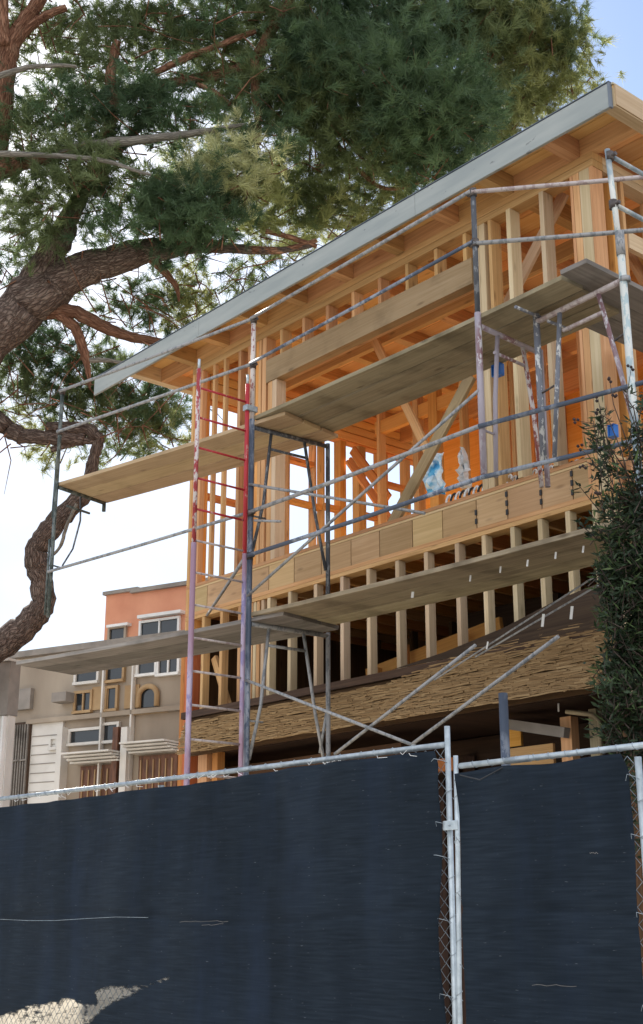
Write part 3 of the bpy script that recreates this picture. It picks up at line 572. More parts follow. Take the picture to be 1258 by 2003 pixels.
# ------------------------------------------------------------------ access ladder
XLd = -9.555
Ld = thing('access_ladder', (XLd, 6.85, 0), 'tall red ladder frame with fading mauve lower half clamped to the scaffold post', 'ladder')
yo, yi = 6.575, 7.155
for y, zt in ((yo, 6.62), (yi, 6.62)):
    MB().tube([(XLd, y, 4.9), (XLd, y, zt)], .0215).build('side_rail', 'peel_red' if y == yo else 'red', Ld)
    MB().tube([(XLd, y, zt), (XLd, y, zt + .10)], .014).build('coupling_pin', 'galv_white', Ld)
    MB().tube([(XLd, y, .1), (XLd, y, 4.9)], .0215 if y == yi else .026).build('side_rail', 'tube_mauve', Ld)
for i in range(21):
    z = 6.43 - i * .301
    MB().tube([(XLd, yo + .02, z), (XLd, yi - .02, z)], .011, 8).build('rung', 'red' if z > 4.95 else 'pink_tube', Ld)
MB().box(XLd - .035, XLd + .035, yi - .03, 7.26, 6.34, 6.40, 'y').build('clamp', 'galv', Ld, bevel=.006)

# ------------------------------------------------------------------ planks
def plank(a, b, w, mat, label, group, t=.04, name='scaffold_plank'):
    m = MB(); a = Vector(a); b = Vector(b); n = 6; d = b - a
    side = Vector((-d.y, d.x, 0)).normalized(); o = rnd.random() * 40
    sag = d.length * .004; k0 = len(m.v)
    for i in range(n + 1):
        p = a + d * (i / n) - Vector((0, 0, math.sin(math.pi * i / n) * sag)); e = rnd.uniform(-.004, .004)
        for sx, sz in ((-.5, 0), (.5, 0), (.5, 1), (-.5, 1)): m.v.append(p + side * (w * sx + e) + Vector((0, 0, t * sz)))
    per = [0, w, w + t, 2 * w + t, 2 * w + 2 * t]
    for i in range(n):
        u0, u1 = o + d.length * i / n, o + d.length * (i + 1) / n
        for k in range(4):
            k2 = (k + 1) % 4; q = k0 + i * 4; m.face((q + k, q + 4 + k, q + 4 + k2, q + k2), ((u0, o + per[k]), (u1, o + per[k]), (u1, o + per[k + 1]), (u0, o + per[k + 1])))
    m.face((k0, k0 + 1, k0 + 2, k0 + 3), ((0, 0), (w, 0), (w, t), (0, t))); q = k0 + n * 4
    m.face((q + 3, q + 2, q + 1, q), ((0, 0), (w, 0), (w, t), (0, t)))
    return m.build(name, mat, None, label, 'plank', group, bevel=.004)
ORD = ['outermost', 'middle', 'innermost']
d1 = (Vector(P2) - Vector(P1)).normalized(); n1 = Vector((-d1.y, d1.x))
for k in range(3):
    a = Vector(P1) - d1 * .05 + n1 * (.15 + .255 * k); b = Vector(P2) + d1 * .42 + n1 * (.14 + .275 * k)
    plank((*a, 6.215 - .012 * k % .01), (*b, 6.215), .25 if k else .26, 'plank_tan', f'{ORD[k]} tan plank of the upper deck left of the red ladder', 'planks of the upper left deck')
for k in range(3):
    y = 7.36 + .276 * k
    plank((P2[0] + .02 + (.0, -.05, .06)[k], y, 6.262), (-5.70 - .04 * k, y + (.0, .008, -.006)[k], 6.262 + .006 * (k == 1)), .258, 'plank', f'{ORD[k]} long weathered plank of the upper deck right of the red ladder', 'planks of the upper middle deck')
for k in range(3):
    x = -5.53 - .258 * k
    plank((x, (7.16, 7.30, 7.34)[k], 6.262 if k == 0 else 6.306), (x, 10.6, 6.262 if k == 0 else 6.306), .25, 'plank_grey', f'{["right", "middle", "left"][k]} grey plank of the corner platform running back along the house side', 'planks of the corner platform')
for k in range(3):
    a = Vector(P1) - d1 * .5 + n1 * (.13 + .27 * k); b = Vector(P2) + d1 * .42 + n1 * (.14 + .272 * k)
    plank((*a, 4.262), (*b, 4.262), .262, 'plank_grey', f'{ORD[k]} grey plank of the lower deck left of the red ladder', 'planks of the lower left deck')
for k in range(3):
    y = 7.36 + .276 * k; j = (.0, .05, -.04)[k]
    plank((P2[0] + .02 + j, y, 4.306), (-5.45 + j, y - .02 * k, 4.235), .256, 'plank', f'{ORD[k]} weathered plank of the lower deck right of the red ladder', 'planks of the lower right deck')
# light specks through deck gaps, made as small white tags
for i, (x, y) in enumerate(((808, 1163), (921, 1131), (980, 1114), (1033, 1101), (1088, 1086), (1142, 1074), (1194, 1064))):
    p = on('z', 4.195 if x < 1000 else 4.175, x, y); h_ = .05
    m = MB().bar(p + Vector((0, 0, h_ / 2)), p - Vector((.01, 0, h_ / 2)), .016 if i else .03, .004, (0, 1, 0))
    m.build('light_speck', 'white_paint', None, f'{["first", "second", "third", "fourth", "fifth", "sixth", "seventh"][i]} small white tag from the left, standing in for a light speck along the lower deck', 'tag', 'light specks along the lower deck')
for i, (x, y, s_) in enumerate(((955, 1262, .03), (1064, 1213, .05), (1120, 1198, .05), (1195, 1160, .12))):  # white slivers standing in for specks of light shining through gaps
    p = on('y', 7.95, x, y); m = MB().bar(p + Vector((0, 0, s_)), p - Vector((.02, 0, s_)), s_ * .5, .004, (0, 1, 0))
    m.build('light_speck', 'white_paint', None, f'{["leftmost", "second from left", "third from left", "tallest and rightmost"][i]} white tag standing in for a light speck below the lower deck in front of dark openings', 'tag', 'light specks below the lower deck')

# ------------------------------------------------------------------ small site items
def jbox(p, w, lab):
    t = thing('junction_box', p, lab, 'electrical box', 'blue electrical boxes')
    x, y, z = p; m = MB()
    m.box(x - w, x + w, y - .06, y, z, z + .012).box(x - w, x + w, y - .06, y, z + .10, z + .112)
    m.box(x - w, x - w + .01, y - .06, y, z + .013, z + .099, 'z').box(x + w - .01, x + w, y - .06, y, z + .013, z + .099, 'z')
    m.box(x - w + .011, x + w - .011, y - .05, y - .001, z + .013, z + .099); m.build('box_shell', 'blue', t, bevel=.003)
    MB().box(x - w - .012, x - w - .002, y - .05, y + .03, z + .01, z + .10, 'z').build('bracket', 'galv', t)
    return t
pj = on('y', 8.05, 979, 738); jbox(tuple(pj), .05, 'blue electrical box with grey bracket under the upper deck beside a bare stud')
p = on('y', 8.56, 1206, 858); jbox((p.x, 8.55, p.z), .035, 'blue electrical box on the corner post beside the shrub tips')
def crumple(name, corners, mat, label, cat, amp=.06, n=9):
    a, b, c, d = [Vector(q) for q in corners]; m = MB(); rr = random.Random(hash(label) % 1000 if False else len(label)); nn = (b - a).cross(d - a).normalized()
    for i in range(n + 1):
        for j in range(n + 1):
            u, v = i / n, j / n
            p = a * (1 - u) * (1 - v) + b * u * (1 - v) + c * u * v + d * (1 - u) * v
            e = (b - a).normalized() * rr.uniform(-.03, .03) * (1 if j not in (0,) else .3)
            m.v.append(p + e + nn * rr.uniform(-amp, amp))
    for i in range(n):
        for j in range(n):
            q = i * (n + 1) + j; m.face((q, q + n + 1, q + n + 2, q + 1), ((0, 0), (1, 0), (1, 1), (0, 1)))
    o = m.build(name, mat, None, label, cat); s_ = o.modifiers.new('thick', 'SOLIDIFY'); s_.thickness = .004; return o
crumple('plastic_sheet', [on('y', 9.6, 830, 972), on('y', 9.6, 870, 965), on('y', 9.6, 866, 885), on('y', 9.6, 832, 893)], 'blueplastic', 'crumpled blue and white plastic wrap hanging inside the upper floor left', 'plastic sheet')
crumple('plastic_sheet', [on('y', 10.0, 900, 955), on('y', 10.0, 918, 952), on('y', 10.0, 908, 875), on('y', 10.0, 899, 878)], 'whiteplastic', 'narrow white plastic wrap strip hanging inside the upper floor', 'plastic sheet')
for i, (x, y) in enumerate(((870, 968), (925, 962), (982, 950), (1030, 940), (1082, 926), (1132, 915))):
    p = on('z', 5.44, x, y); p.y = 8.72 if p.y < 8.7 else p.y
    t = thing('hose_coil', (p.x, p.y, 5.40), f'{["leftmost", "second", "third", "fourth", "fifth", "rightmost"][i]} black and white coiled hose piece in the row on the upper floor edge', 'hose', 'coiled hose pieces on the floor edge')
    for k in range(5):
        q = Vector((p.x - .13 + k * .06, p.y, 5.46)); pts = [q + Vector((math.cos(a) * .035 + a * .004, math.sin(a) * .02 - .03, math.sin(a) * .05)) for a in [j * .7 for j in range(8)]]
        MB().tube(pts, .012, 6).build('hose_loop', 'black' if k % 2 else 'white_paint', t)

# ------------------------------------------------------------------ fence
YFN = 4.2
def inside(poly, x, z):
    c = False; j = len(poly) - 1
    for i in range(len(poly)):
        (xi, zi), (xj, zj) = poly[i], poly[j]
        if (zi > z) != (zj > z) and x < (xj - xi) * (z - zi) / (zj - zi) + xi: c = not c
        j = i
    return c
def edge_dist(poly, x, z):
    d = 9.0; j = len(poly) - 1
    for i in range(len(poly)):
        (ax_, az), (bx_, bz) = poly[j], poly[i]; ux, uz = bx_ - ax_, bz - az; t = max(0, min(1, ((x - ax_) * ux + (z - az) * uz) / (ux * ux + uz * uz + 1e-9)))
        d = min(d, math.hypot(x - ax_ - t * ux, z - az - t * uz)); j = i
    return d
def cloth(name, par, x0, x1, z0, z1, y, curveR=.0, curveL=.0, seed=1, patch=None):
    nx, nz = 260, 150; r_ = random.Random(seed); ph = [r_.uniform(0, 6) for _ in range(8)]; m = MB()
    for i in range(nx + 1):
        for j in range(nz + 1):
            u, v = i / nx, j / nz; zt = z1 - .007 * abs(math.sin(u * (x1 - x0) * 2.2 + ph[0])) - .005 * math.sin(u * 9 + ph[1])
            z = z0 + (zt - z0) * v
            e = abs(math.sin(z * 3.6 + ph[2])); xr = x1 - curveR * (e ** .8) - .015; xl = x0 + curveL * (abs(math.sin(z * 3.1 + ph[3])) ** .8)
            if v > .97: xr -= .03 * (v - .97) / .03
            x = xl + (xr - xl) * u
            yy = y + .012 * math.sin(x * 3.1 + z * 1.2 + ph[4]) + .008 * math.sin(x * 7.3 - z * 2.1 + ph[5]) + .006 * math.sin(z * 9 + x * .7 + ph[6]) * (1 + u)
            yy += .012 * math.exp(-((v - 1) / .05) ** 2) * math.sin(x * 16 + ph[7])
            yy += .010 * math.exp(-(((z - 1.62) + .03 * math.sin(x * 2)) / .018) ** 2) + .012 * math.exp(-(((z - .95) + .02 * math.sin(x * 1.6)) / .02) ** 2)
            m.v.append(Vector((x, yy, z)))
    for i in range(nx):
        for j in range(nz):
            q = i * (nz + 1) + j; m.face((q, q + nz + 1, q + nz + 2, q + 1), ((0, 0), (1, 0), (1, 1), (0, 1)), True)
    o = m.build(name, 'fabric', par)
    if patch:
        at = o.data.attributes.new('sun_patch', 'FLOAT', 'POINT'); vals = []
        for v in m.v:
            if v.z > 1.5 or v.x > -5.8: vals.append(0.0); continue
            d = edge_dist(patch, v.x, v.z) * (1 if inside(patch, v.x, v.z) else -1); vals.append(max(0.0, min(1.0, .5 + d / .05)))
        at.data.foreach_set('value', vals)
    s_ = o.modifiers.new('thick', 'SOLIDIFY'); s_.thickness = .0015; return o
def chain(par, x0, x1, z0, z1, y):
    m = MB(); s = .062
    z = z0
    while z < z1:
        x = x0; k = 0
        while x < x1 - .01:
            x2 = min(x + s / 2, x1); m.tube([(x, y, z), (x2, y + .004, z + s / 2)], .0014, 4, False); m.tube([(x, y, z + s), (x2, y - .004, z + s / 2)], .0014, 4, False)
            if x2 + s / 2 <= x1 + .01: m.tube([(x2, y, z + s / 2), (x2 + s / 2, y, z + s)], .0014, 4, False); m.tube([(x2, y, z + s / 2), (x2 + s / 2, y, z)], .0014, 4, False)
            x += s
        z += s
    return m.build('chain_link', 'galv', par)
def wraps(par, pts, r=.021, n=40, step=.11):
    m = MB(); a, b = Vector(pts[0]), Vector(pts[1]); L_ = (b - a).length; d = (b - a).normalized(); k = int(L_ / step)
    u = d.orthogonal().normalized(); v = d.cross(u)
    for i in range(k):
        c = a + d * (step * (i + .5) + rnd.uniform(-.02, .02)); q = []
        for j in range(9):
            an = j * math.pi * 2 / 8; q.append(c + d * (j * .005 + rnd.uniform(-.001, .001)) + (u * math.cos(an) + v * math.sin(an)) * (r + .002))
        m.tube(q, .0017, 4, False)
    return m.build('tie_wire', 'galv', par)
Fa = thing('construction_fence', (-6.4, YFN, 0), 'wide fence panel left of the steel post covered with navy privacy screen', 'fence')
MB().tube([(-8.75, YFN, 2.395), (-6.5, YFN, 2.368), (-4.10, YFN, 2.345)], .0135, 12).build('top_rail', 'galv', Fa)
MB().tube([(-4.093, YFN, .02), (-4.093, YFN, 2.425)], .0125, 14).build('post', 'galv_white', Fa)
MB().tube([(-8.75, YFN, .02), (-8.75, YFN, 2.42)], .0215, 12).build('post', 'galv', Fa)
MB().tube([(-6.4, YFN + .03, .02), (-6.4, YFN + .03, 2.34)], .019, 12).build('post', 'galv', Fa)
cloth('privacy_screen', Fa, -8.74, -4.094, .08, 2.325, YFN - .03, .012, .02, 3,
      [tuple(on('y', YFN - .03, a, b_).xz) for a, b_ in ((-60, 1990), (0, 1986), (60, 1966), (130, 1950), (150, 1958), (190, 1962), (182, 1936), (215, 1928), (285, 1925), (345, 1904), (350, 1907), (285, 1932), (262, 1948), (225, 1962), (195, 1985), (165, 2010), (160, 2060), (-60, 2060))])  # outline of the sun patch, made see-through in the screen
chain(Fa, -8.7, -6.5, .7, 1.2, YFN + .005)
hp = MB(); nx_, ny_ = 40, 20; r7 = random.Random(5)  # sand heap added as bright backing for the screen's sun patch
for i in range(nx_ + 1):
    for j in range(ny_ + 1):
        u, v = i / nx_, j / ny_; x = -12.6 + 6.8 * u; y = 4.4 + 3.2 * v
        z = 1.34 * max(0, math.sin(math.pi * u)) ** .3 * max(0, math.sin(math.pi * min(v * .93 + .04, 1))) ** .5 + r7.uniform(-.015, .015)
        hp.v.append(Vector((x, y, z)))
for i in range(nx_):
    for j in range(ny_):
        q = i * (ny_ + 1) + j; hp.face((q, q + ny_ + 1, q + ny_ + 2, q + 1), ((0, 0), (1, 0), (1, 1), (0, 1)), True)
M['sand'] = noisy('pale sand', (.56, .48, .36), (.70, .62, .48), 9, .95, bump=.5)
hp.build('sun_patch_heap', 'sand', None, 'pale sand heap added behind the screen to make its lower left sun patch', 'sand')
chain(Fa, -4.36, -4.11, .1, 2.30, YFN + .005)
wraps(Fa, ((-8.7, YFN, 2.394), (-4.15, YFN, 2.346)), .0135, step=.12)
wraps(Fa, ((-4.093, YFN, 1.0), (-4.093, YFN, 2.3)), .0125, step=.17)
# loose ties and ragged scraps along the top edge
sc = MB()
for i in range(34):
    x = rnd.uniform(-8.6, -4.2); p = Vector((x, YFN - .045, 2.33 + (-4.2 - x) * .010 + rnd.uniform(-.01, .004)))
    q = [p, p + Vector((rnd.uniform(.01, .03), -.006, -.012)), p + Vector((rnd.uniform(.03, .07), 0, rnd.uniform(-.03, .01)))]
    MB().tube(q, .0015, 4, False).build('loose_tie', 'white_paint', Fa)
sm_ = MB(); sm_.tube([(-8.74 + .34 * k, YFN - .048 - .006 * math.sin(k), 1.605 + .008 * math.sin(k * 1.3) + .0018 * k) for k in range(8)], .0013, 4).build('seam_thread', 'galv', Fa)
Fb = thing('construction_fence', (-3.55, YFN, 0), 'narrow fence panel with navy privacy screen right of the steel post', 'fence')
MB().tube([(-4.02, YFN, 2.245), (-3.55, YFN, 2.243), (-2.6, YFN, 2.24)], .0125, 12).build('top_rail', 'galv_white', Fb)
MB().tube([(-3.75, YFN, 2.2435), (-3.62, YFN, 2.2432)], .0145, 12).build('rail_sleeve', 'galv', Fb)
MB().tube([(-4.064, YFN - .01, .02), (-4.056, YFN - .01, 1.3), (-4.040, YFN - .01, 1.9), (-4.036, YFN - .01, 2.29)], .0105, 12).build('post', 'galv_white', Fb)
MB().tube([(-3.075, YFN, .02), (-3.085, YFN, 2.20)], .0135, 12).build('post', 'galv_white', Fb)
cloth('privacy_screen', Fb, -4.022, -3.078, .08, 2.215, YFN - .035, .016, .006, 9)
chain(Fb, -3.2, -3.09, .1, 2.19, YFN + .005); chain(Fb, -3.05, -2.6, .1, 2.2, YFN + .01)
wraps(Fb, ((-4.0, YFN, 2.245), (-2.7, YFN, 2.24)), .0125, step=.085); wraps(Fb, ((-3.08, YFN, .4), (-3.083, YFN, 2.2)), .0135, step=.13)
wraps(Fb, ((-4.056, YFN - .01, 1.2), (-4.038, YFN - .01, 2.2)), .0105, step=.2)
MB().tube([(-3.66, YFN - .05, 2.185), (-3.66, YFN - .042, 2.185)], .009, 12).build('grommet', 'white_paint', Fb)
MB().tube([(-3.98, YFN - .045, 2.20), (-3.86, YFN - .05, 2.17), (-3.72, YFN - .045, 2.215)], .003, 6).build('cord', 'black', Fb)
cl = thing('fence_clamp', (-4.06, YFN, 1.95), 'galvanised saddle clamp bolting two fence posts together', 'clamp')
MB().box(-4.112, -4.024, YFN - .026, YFN - .020, 1.975, 2.015).build('saddle_plate', 'galv_white', cl, bevel=.004)
MB().tube([(-4.068, YFN - .034, 1.995), (-4.068, YFN + .03, 1.995)], .005, 6).build('bolt', 'galv', cl)
for par, xe, xp, zs in ((Fa, -4.15, -4.10, (2.27, 2.0, 1.86, 1.6, 1.3, .95)), (Fb, -3.99, -4.02, (2.17, 1.93, 1.7, 1.42, 1.1)), (Fb, -3.115, -3.085, (2.12, 1.9, 1.62, 1.3))):
    for z in zs:
        MB().tube([(xe + (xp - xe) * rnd.uniform(.1, .6), YFN - .052, z + rnd.uniform(-.02, .02)), ((xe + xp) / 2, YFN - .055, z + .012), (xp, YFN - .03, z + .004), (xp + (xp - xe) * .3, YFN - .005, z - .008)], .0014, 5).build('screen_tie', 'galv', par)
for x0, x1, z in ((-6.05, -5.62, 1.60), (-5.85, -5.66, 1.585), (-3.62, -3.40, 1.365), (-3.30, -3.26, 1.85)):
    m = MB(); n_ = 9
    m.tube([(x0 + (x1 - x0) * k / n_, YFN - .054, z + rnd.uniform(-.004, .004)) for k in range(n_ + 1)], .0012, 4); m.build('pulled_thread', 'plank_grey', Fa if x0 < -4.1 else Fb)
Fr = thing('construction_fence', (-1.9, YFN, 0), 'edge of the next chain link fence panel at the right border', 'fence')
MB().tube([(-3.03, YFN + .02, .02), (-3.03, YFN + .02, 2.1)], .017, 12).build('post', 'galv_white', Fr)
MB().tube([(-3.03, YFN + .02, 2.08), (-1.0, YFN + .02, 2.08)], .017, 12).build('top_rail', 'galv', Fr)

# ------------------------------------------------------------------ neighbouring buildings
th2 = R(60); ee = (-rt * math.sin(th2) + hd * math.cos(th2)).normalized(); nn_ = Vector((ee.y, -ee.x, 0))
if nn_.dot(EYEP - dep(24, 300, 1400)) < 0: nn_ = -nn_
def onp(Q, px, py):
    d = ray(px, py); t = (Q - EYEP).dot(nn_) / d.dot(nn_); return EYEP + d * t
def house_tools(Q):
    def S(px, py): p = onp(Q, px, py); return (p - Q).dot(-ee), p.z     # s grows to the right
    def BX(m, s0, s1, z0, z1, d0, d1):
        if s0 > s1: s0, s1 = s1, s0
        if z0 > z1: z0, z1 = z1, z0
        a = Vector((Q.x, Q.y, 0)) - ee * s0 + nn_ * ((d0 + d1) / 2); b = Vector((Q.x, Q.y, 0)) - ee * s1 + nn_ * ((d0 + d1) / 2)
        z = Vector((0, 0, (z0 + z1) / 2)); m.bar(a + z, b + z, abs(d1 - d0), z1 - z0); return m
    return S, BX
def window(par, S, BX, x0, y0, x1, y1, frame='white_paint', mull=0, t=.05, proud=.06, gl='glass'):
    (s0, z1), (s1, _) = S(x0, y0), S(x1, y0); _, z0 = S(x0, y1)
    m = MB(); BX(m, s0 - t, s1 + t, z1, z1 + t, 0, proud); BX(m, s0 - t, s1 + t, z0 - t, z0, 0, proud + .03)
    BX(m, s0 - t, s0, z0, z1, 0, proud); BX(m, s1, s1 + t, z0, z1, 0, proud)
    for k in range(mull): c = s0 + (s1 - s0) * (k + 1) / (mull + 1); BX(m, c - t / 3, c + t / 3, z0, z1, 0, proud - .01)
    f = m.build('window', frame, par); g = MB(); BX(g, s0, s1, z0, z1, .003, .02); g.build('pane', gl, f); return f
Qb = dep(26, 300, 1200)
N1 = thing('orange_house', (Qb.x, Qb.y, 0), 'orange stucco house with white framed windows behind the left of the scaffold', 'house')
S, BX = house_tools(Qb)
(sl_, zt), (sr, _) = S(208, 1163), S(420, 1163)
zr2 = S(352, 1136)[1]
m = MB(); BX(m, sl_, sr + 1.5, .1, zt - .02, -4, 0); m.build('wall', 'stucco_orange', N1)
m = MB(); BX(m, S(250, 1400)[0], sr + 1.5, zt - .02, zr2 - .12, -4, -.02); m.build('parapet', 'stucco_orange', N1)
m = MB(); BX(m, sl_ - .05, S(262, 1400)[0], zt - .02, zt + .05, -4.1, .06); m.build('roof_trim', 'grey_roof', N1)
m = MB(); BX(m, S(248, 1400)[0], sr + 1.6, zr2 - .12, zr2 - .04, -4.1, .08); m.build('roof_trim', 'grey_roof', N1)
window(N1, S, BX, 279, 1220, 350, 1250, 'white_paint', 1); window(N1, S, BX, 218, 1232, 246, 1256, 'stucco_tan')
m = MB(); BX(m, S(270, 1400)[0], S(356, 1400)[0], S(275, 1207)[1], S(275, 1213)[1], 0, .16); m.build('window_hood', 'white_paint', N1)
m = MB(); BX(m, S(208, 1400)[0], S(250, 1400)[0], S(210, 1226)[1], S(210, 1231)[1], 0, .14); m.build('window_hood', 'white_paint', N1)
Qt = dep(24, 200, 1350)
N2 = thing('tan_building', (Qt.x, Qt.y, 0), 'tan stucco building with small dark windows and shaded entrances above the fence left', 'building')
S, BX = house_tools(Qt)
sL, sR = S(22, 1300)[0], S(470, 1300)[0]
m = MB(); BX(m, sL, sR, .1, S(200, 1268)[1], -3, 0); m.build('wall', 'stucco_tan', N2)
m = MB(); BX(m, sL - .1, sR, S(200, 1268)[1], S(200, 1256)[1], -3.1, .12); m.build('roof', 'grey_roof', N2)
for x0, y0, x1, y1, fr, mu in ((153, 1308, 193, 1336, 'stucco_white', 0), (213, 1301, 243, 1332, 'ochre', 0), (274, 1292, 306, 1320, 'white_paint', 0), (314, 1290, 350, 1319, 'white_paint', 1), (152, 1358, 180, 1392, 'ochre', 1), (213, 1348, 230, 1388, 'ochre', 0)):
    window(N2, S, BX, x0, y0, x1, y1, fr, mu)
# arched window
(s0, z1), (s1, _) = S(276, 1345), S(311, 1345); z0 = S(276, 1385)[1]; ar = MB(); Q0 = Vector((Qt.x, Qt.y, 0)); c_ = (s0 + s1) / 2; hw = (s1 - s0) / 2
BX(ar, s0 - .25, s1 + .25, z0 - .12, z0 - .04, 0, .08)
pts = [Q0 - ee * (c_ + hw * math.cos(a)) + nn_ * .05 + Vector((0, 0, z0 + (z1 - z0) * .55 + (z1 - z0) * .45 * math.sin(a))) for a in [math.pi * k / 12 for k in range(13)]]
ar.tube([Q0 - ee * (c_ + hw) + nn_ * .05 + Vector((0, 0, z0))] + pts + [Q0 - ee * (c_ - hw) + nn_ * .05 + Vector((0, 0, z0))], .05, 8)
aw = ar.build('arched_window', 'ochre', N2)
g = MB(); poly = [Q0 - ee * (c_ + hw) + nn_ * .02 + Vector((0, 0, z0))] + [p - nn_ * .03 for p in pts] + [Q0 - ee * (c_ - hw) + nn_ * .02 + Vector((0, 0, z0))]
g.v = poly; g.face(tuple(range(len(poly))), tuple((0, 0) for _ in poly)); g.build('pane', 'glass', aw)
for x0, x1, yy in ((180, 212, 1345), (244, 272, 1342)):
    m = MB(); BX(m, S(x0, 1400)[0], S(x1, 1400)[0], S(x0, yy)[1], S(x0, yy + 45)[1], 0, .03); m.build('panel', 'ochre', N2)
m = MB(); BX(m, S(60, 1400)[0], sR, S(200, 1405)[1], S(200, 1396)[1], 0, .12); m.build('string_course', 'stucco_tan', N2)
for k, (x0, y0, x1, y1) in enumerate(((141, 1432, 200, 1455), (205, 1420, 232, 1450))): window(N2, S, BX, x0, y0, x1, y1, 'stucco_white')
for x0, x1, yt in ((158, 250, 1478), (270, 356, 1458)):
    m = MB()
    for k in range(4): BX(m, S(x0, 1400)[0], S(x1, 1400)[0], S(x0, yt + k * 5)[1], S(x0, yt + k * 5 + 3.5)[1], .0, .5 - k * .09)
    m.build('door_canopy', 'stucco_white', N2)
    m = MB(); BX(m, S(x0 + 8, 1400)[0], S(x1 - 4, 1400)[0], .1, S(x0, yt + 22)[1], 0, .04); dr = m.build('door', 'rust', N2)
    m = MB()
    for k in range(6): BX(m, S(x0 + 12 + k * 12, 1400)[0], S(x0 + 14 + k * 12, 1400)[0], .3, S(x0, yt + 30)[1], .042, .06)
    m.build('door_bars', 'ochre', dr)
for x0, x1 in ((128, 138), (236, 246), (252, 264)):
    m = MB(); BX(m, S(x0, 1400)[0], S(x1, 1400)[0], .1, S(x0, 1425)[1], 0, .2); m.build('pilaster', 'stucco_white' if x0 != 236 else 'rust', N2)
m = MB(); BX(m, S(20, 1400)[0], S(128, 1400)[0], .1, S(80, 1412)[1], 0, .05); wl = m.build('white_siding', 'stucco_white', N2)
m = MB()
for k in range(7): BX(m, S(70, 1400)[0], S(127, 1400)[0], S(80, 1440 + k * 18)[1], S(80, 1441.5 + k * 18)[1], .051, .06)
m.build('siding_groove', 'grey_roof', wl)
m = MB(); BX(m, S(24, 1400)[0], S(68, 1400)[0], .1, S(40, 1415)[1], .052, .1)
gt = m.build('gate', 'brown_wood', N2); m = MB()
for k in range(9): BX(m, S(26 + k * 4.8, 1400)[0], S(28 + k * 4.8, 1400)[0], .2, S(40, 1420)[1], .102, .14)
BX(m, S(24, 1400)[0], S(68, 1400)[0], S(40, 1488)[1], S(40, 1491)[1], .142, .16); m.build('gate_bars', 'plank_grey', gt)
for x in (204, 262):
    m = MB(); BX(m, S(x, 1400)[0], S(x + 3, 1400)[0], .3, S(x, 1275)[1], .02, .12); m.build('downpipe', 'stucco_white', N2)
m = MB(); BX(m, S(120, 1400)[0], S(148, 1400)[0], S(120, 1378)[1], S(120, 1360)[1], .02, .3); m.build('air_vent', 'grey_roof', N2)
window(N2, S, BX, 106, 1447, 115, 1463, 'stucco_white', proud=.09)
m = MB(); BX(m, S(30, 1400)[0], S(64, 1400)[0], S(40, 1350)[1], S(40, 1390)[1], 0, .1); m.build('vent_box', 'grey_roof', N2)
Qg = dep(20, 8, 1400)
N3 = thing('grey_garage', (Qg.x, Qg.y, 0), 'pale grey and white garage wall at the far left border', 'building')
S, BX = house_tools(Qg)
m = MB(); BX(m, S(-160, 1400)[0], S(17, 1400)[0], .1, S(8, 1400)[1], -.15, 0); m.build('wall', 'stucco_white', N3)
m = MB(); BX(m, S(-160, 1400)[0], S(18, 1400)[0], S(8, 1400)[1] + .003, S(8, 1296)[1], -.18, .05); m.build('upper_wall', 'grey_roof', N3)
m = MB(); BX(m, S(-160, 1400)[0], S(19, 1400)[0], S(8, 1296)[1] + .003, S(8, 1291)[1], -.2, .1); m.build('roof_edge', 'stucco_white', N3)
m = MB(); BX(m, S(11, 1400)[0], S(15, 1400)[0], .1, S(8, 1402)[1], .002, .08); m.build('downpipe', 'white_paint', N3)

# ------------------------------------------------------------------ pine tree
PD = 19.0
def limb(pts, mat, par, name='limb', n=12, base=PD):
    """pts: (px, py, radius_px[, depth]); joined by a smooth path"""
    P = []; Rr = []
    for q in pts:
        t = q[3] if len(q) > 3 else base; P.append(dep(t, q[0], q[1])); Rr.append(q[2] * .88 * t / F_PX)
    pp, rr = [], []
    for i in range(len(P) - 1):
        p0, p1, p2, p3 = P[max(i - 1, 0)], P[i], P[i + 1], P[min(i + 2, len(P) - 1)]
        for k in range(5):
            t = k / 5; pp.append(.5 * ((2 * p1) + (p2 - p0) * t + (2 * p0 - 5 * p1 + 4 * p2 - p3) * t * t + (3 * p1 - p0 - 3 * p2 + p3) * t ** 3))
            w_ = Rr[i] * (1 - t) + Rr[i + 1] * t; rr.append(w_ * (1 + rnd.uniform(-.07, .07)))
            if 0 < len(pp) - 1: pp[-1] = pp[-1] + Vector((rnd.uniform(-1, 1), rnd.uniform(-1, 1), rnd.uniform(-1, 1))) * w_ * .12
    pp.append(P[-1]); rr.append(Rr[-1])
    return MB().tube(pp, rr, n).build(name, mat, par)
tb = dep(19.5, -250, 1700); tb.z = 0
T = thing('pine_tree', tuple(tb), 'huge spreading pine with twisted limbs behind and above the timber house', 'tree')
trunk = MB().tube([tb - Vector((0, 0, .3)), tb + Vector((0, 0, 2)), dep(19.5, -235, 1150), dep(19.3, -190, 900), dep(19, -110, 740)], [.62, .52, .46, .42, .40], 16).build('trunk', 'bark', T)
limb([(-110, 740, 60), (-20, 655, 58), (60, 590, 55), (130, 545, 42), (210, 512, 36), (290, 492, 28), (370, 480, 19), (450, 486, 12), (540, 490, 8), (610, 480, 5)], 'bark', T)
limb([(40, 610, 48), (85, 530, 38), (115, 470, 30), (140, 420, 22), (165, 370, 16), (215, 310, 12), (270, 250, 9), (300, 190, 6)], 'bark', T)
limb([(-110, 760, 55), (-40, 680, 45), (0, 645, 36), (45, 615, 27), (95, 608, 19), (150, 612, 16), (205, 640, 14), (260, 660, 11), (330, 672, 8), (390, 690, 5)], 'bark_red', T)
limb([(110, 612, 13), (145, 640, 12), (165, 690, 10), (173, 730, 6), (176, 762, 2)], 'bark_red', T)
limb([(172, 705, 6), (210, 705, 5), (250, 712, 3)], 'bark_grey', T)
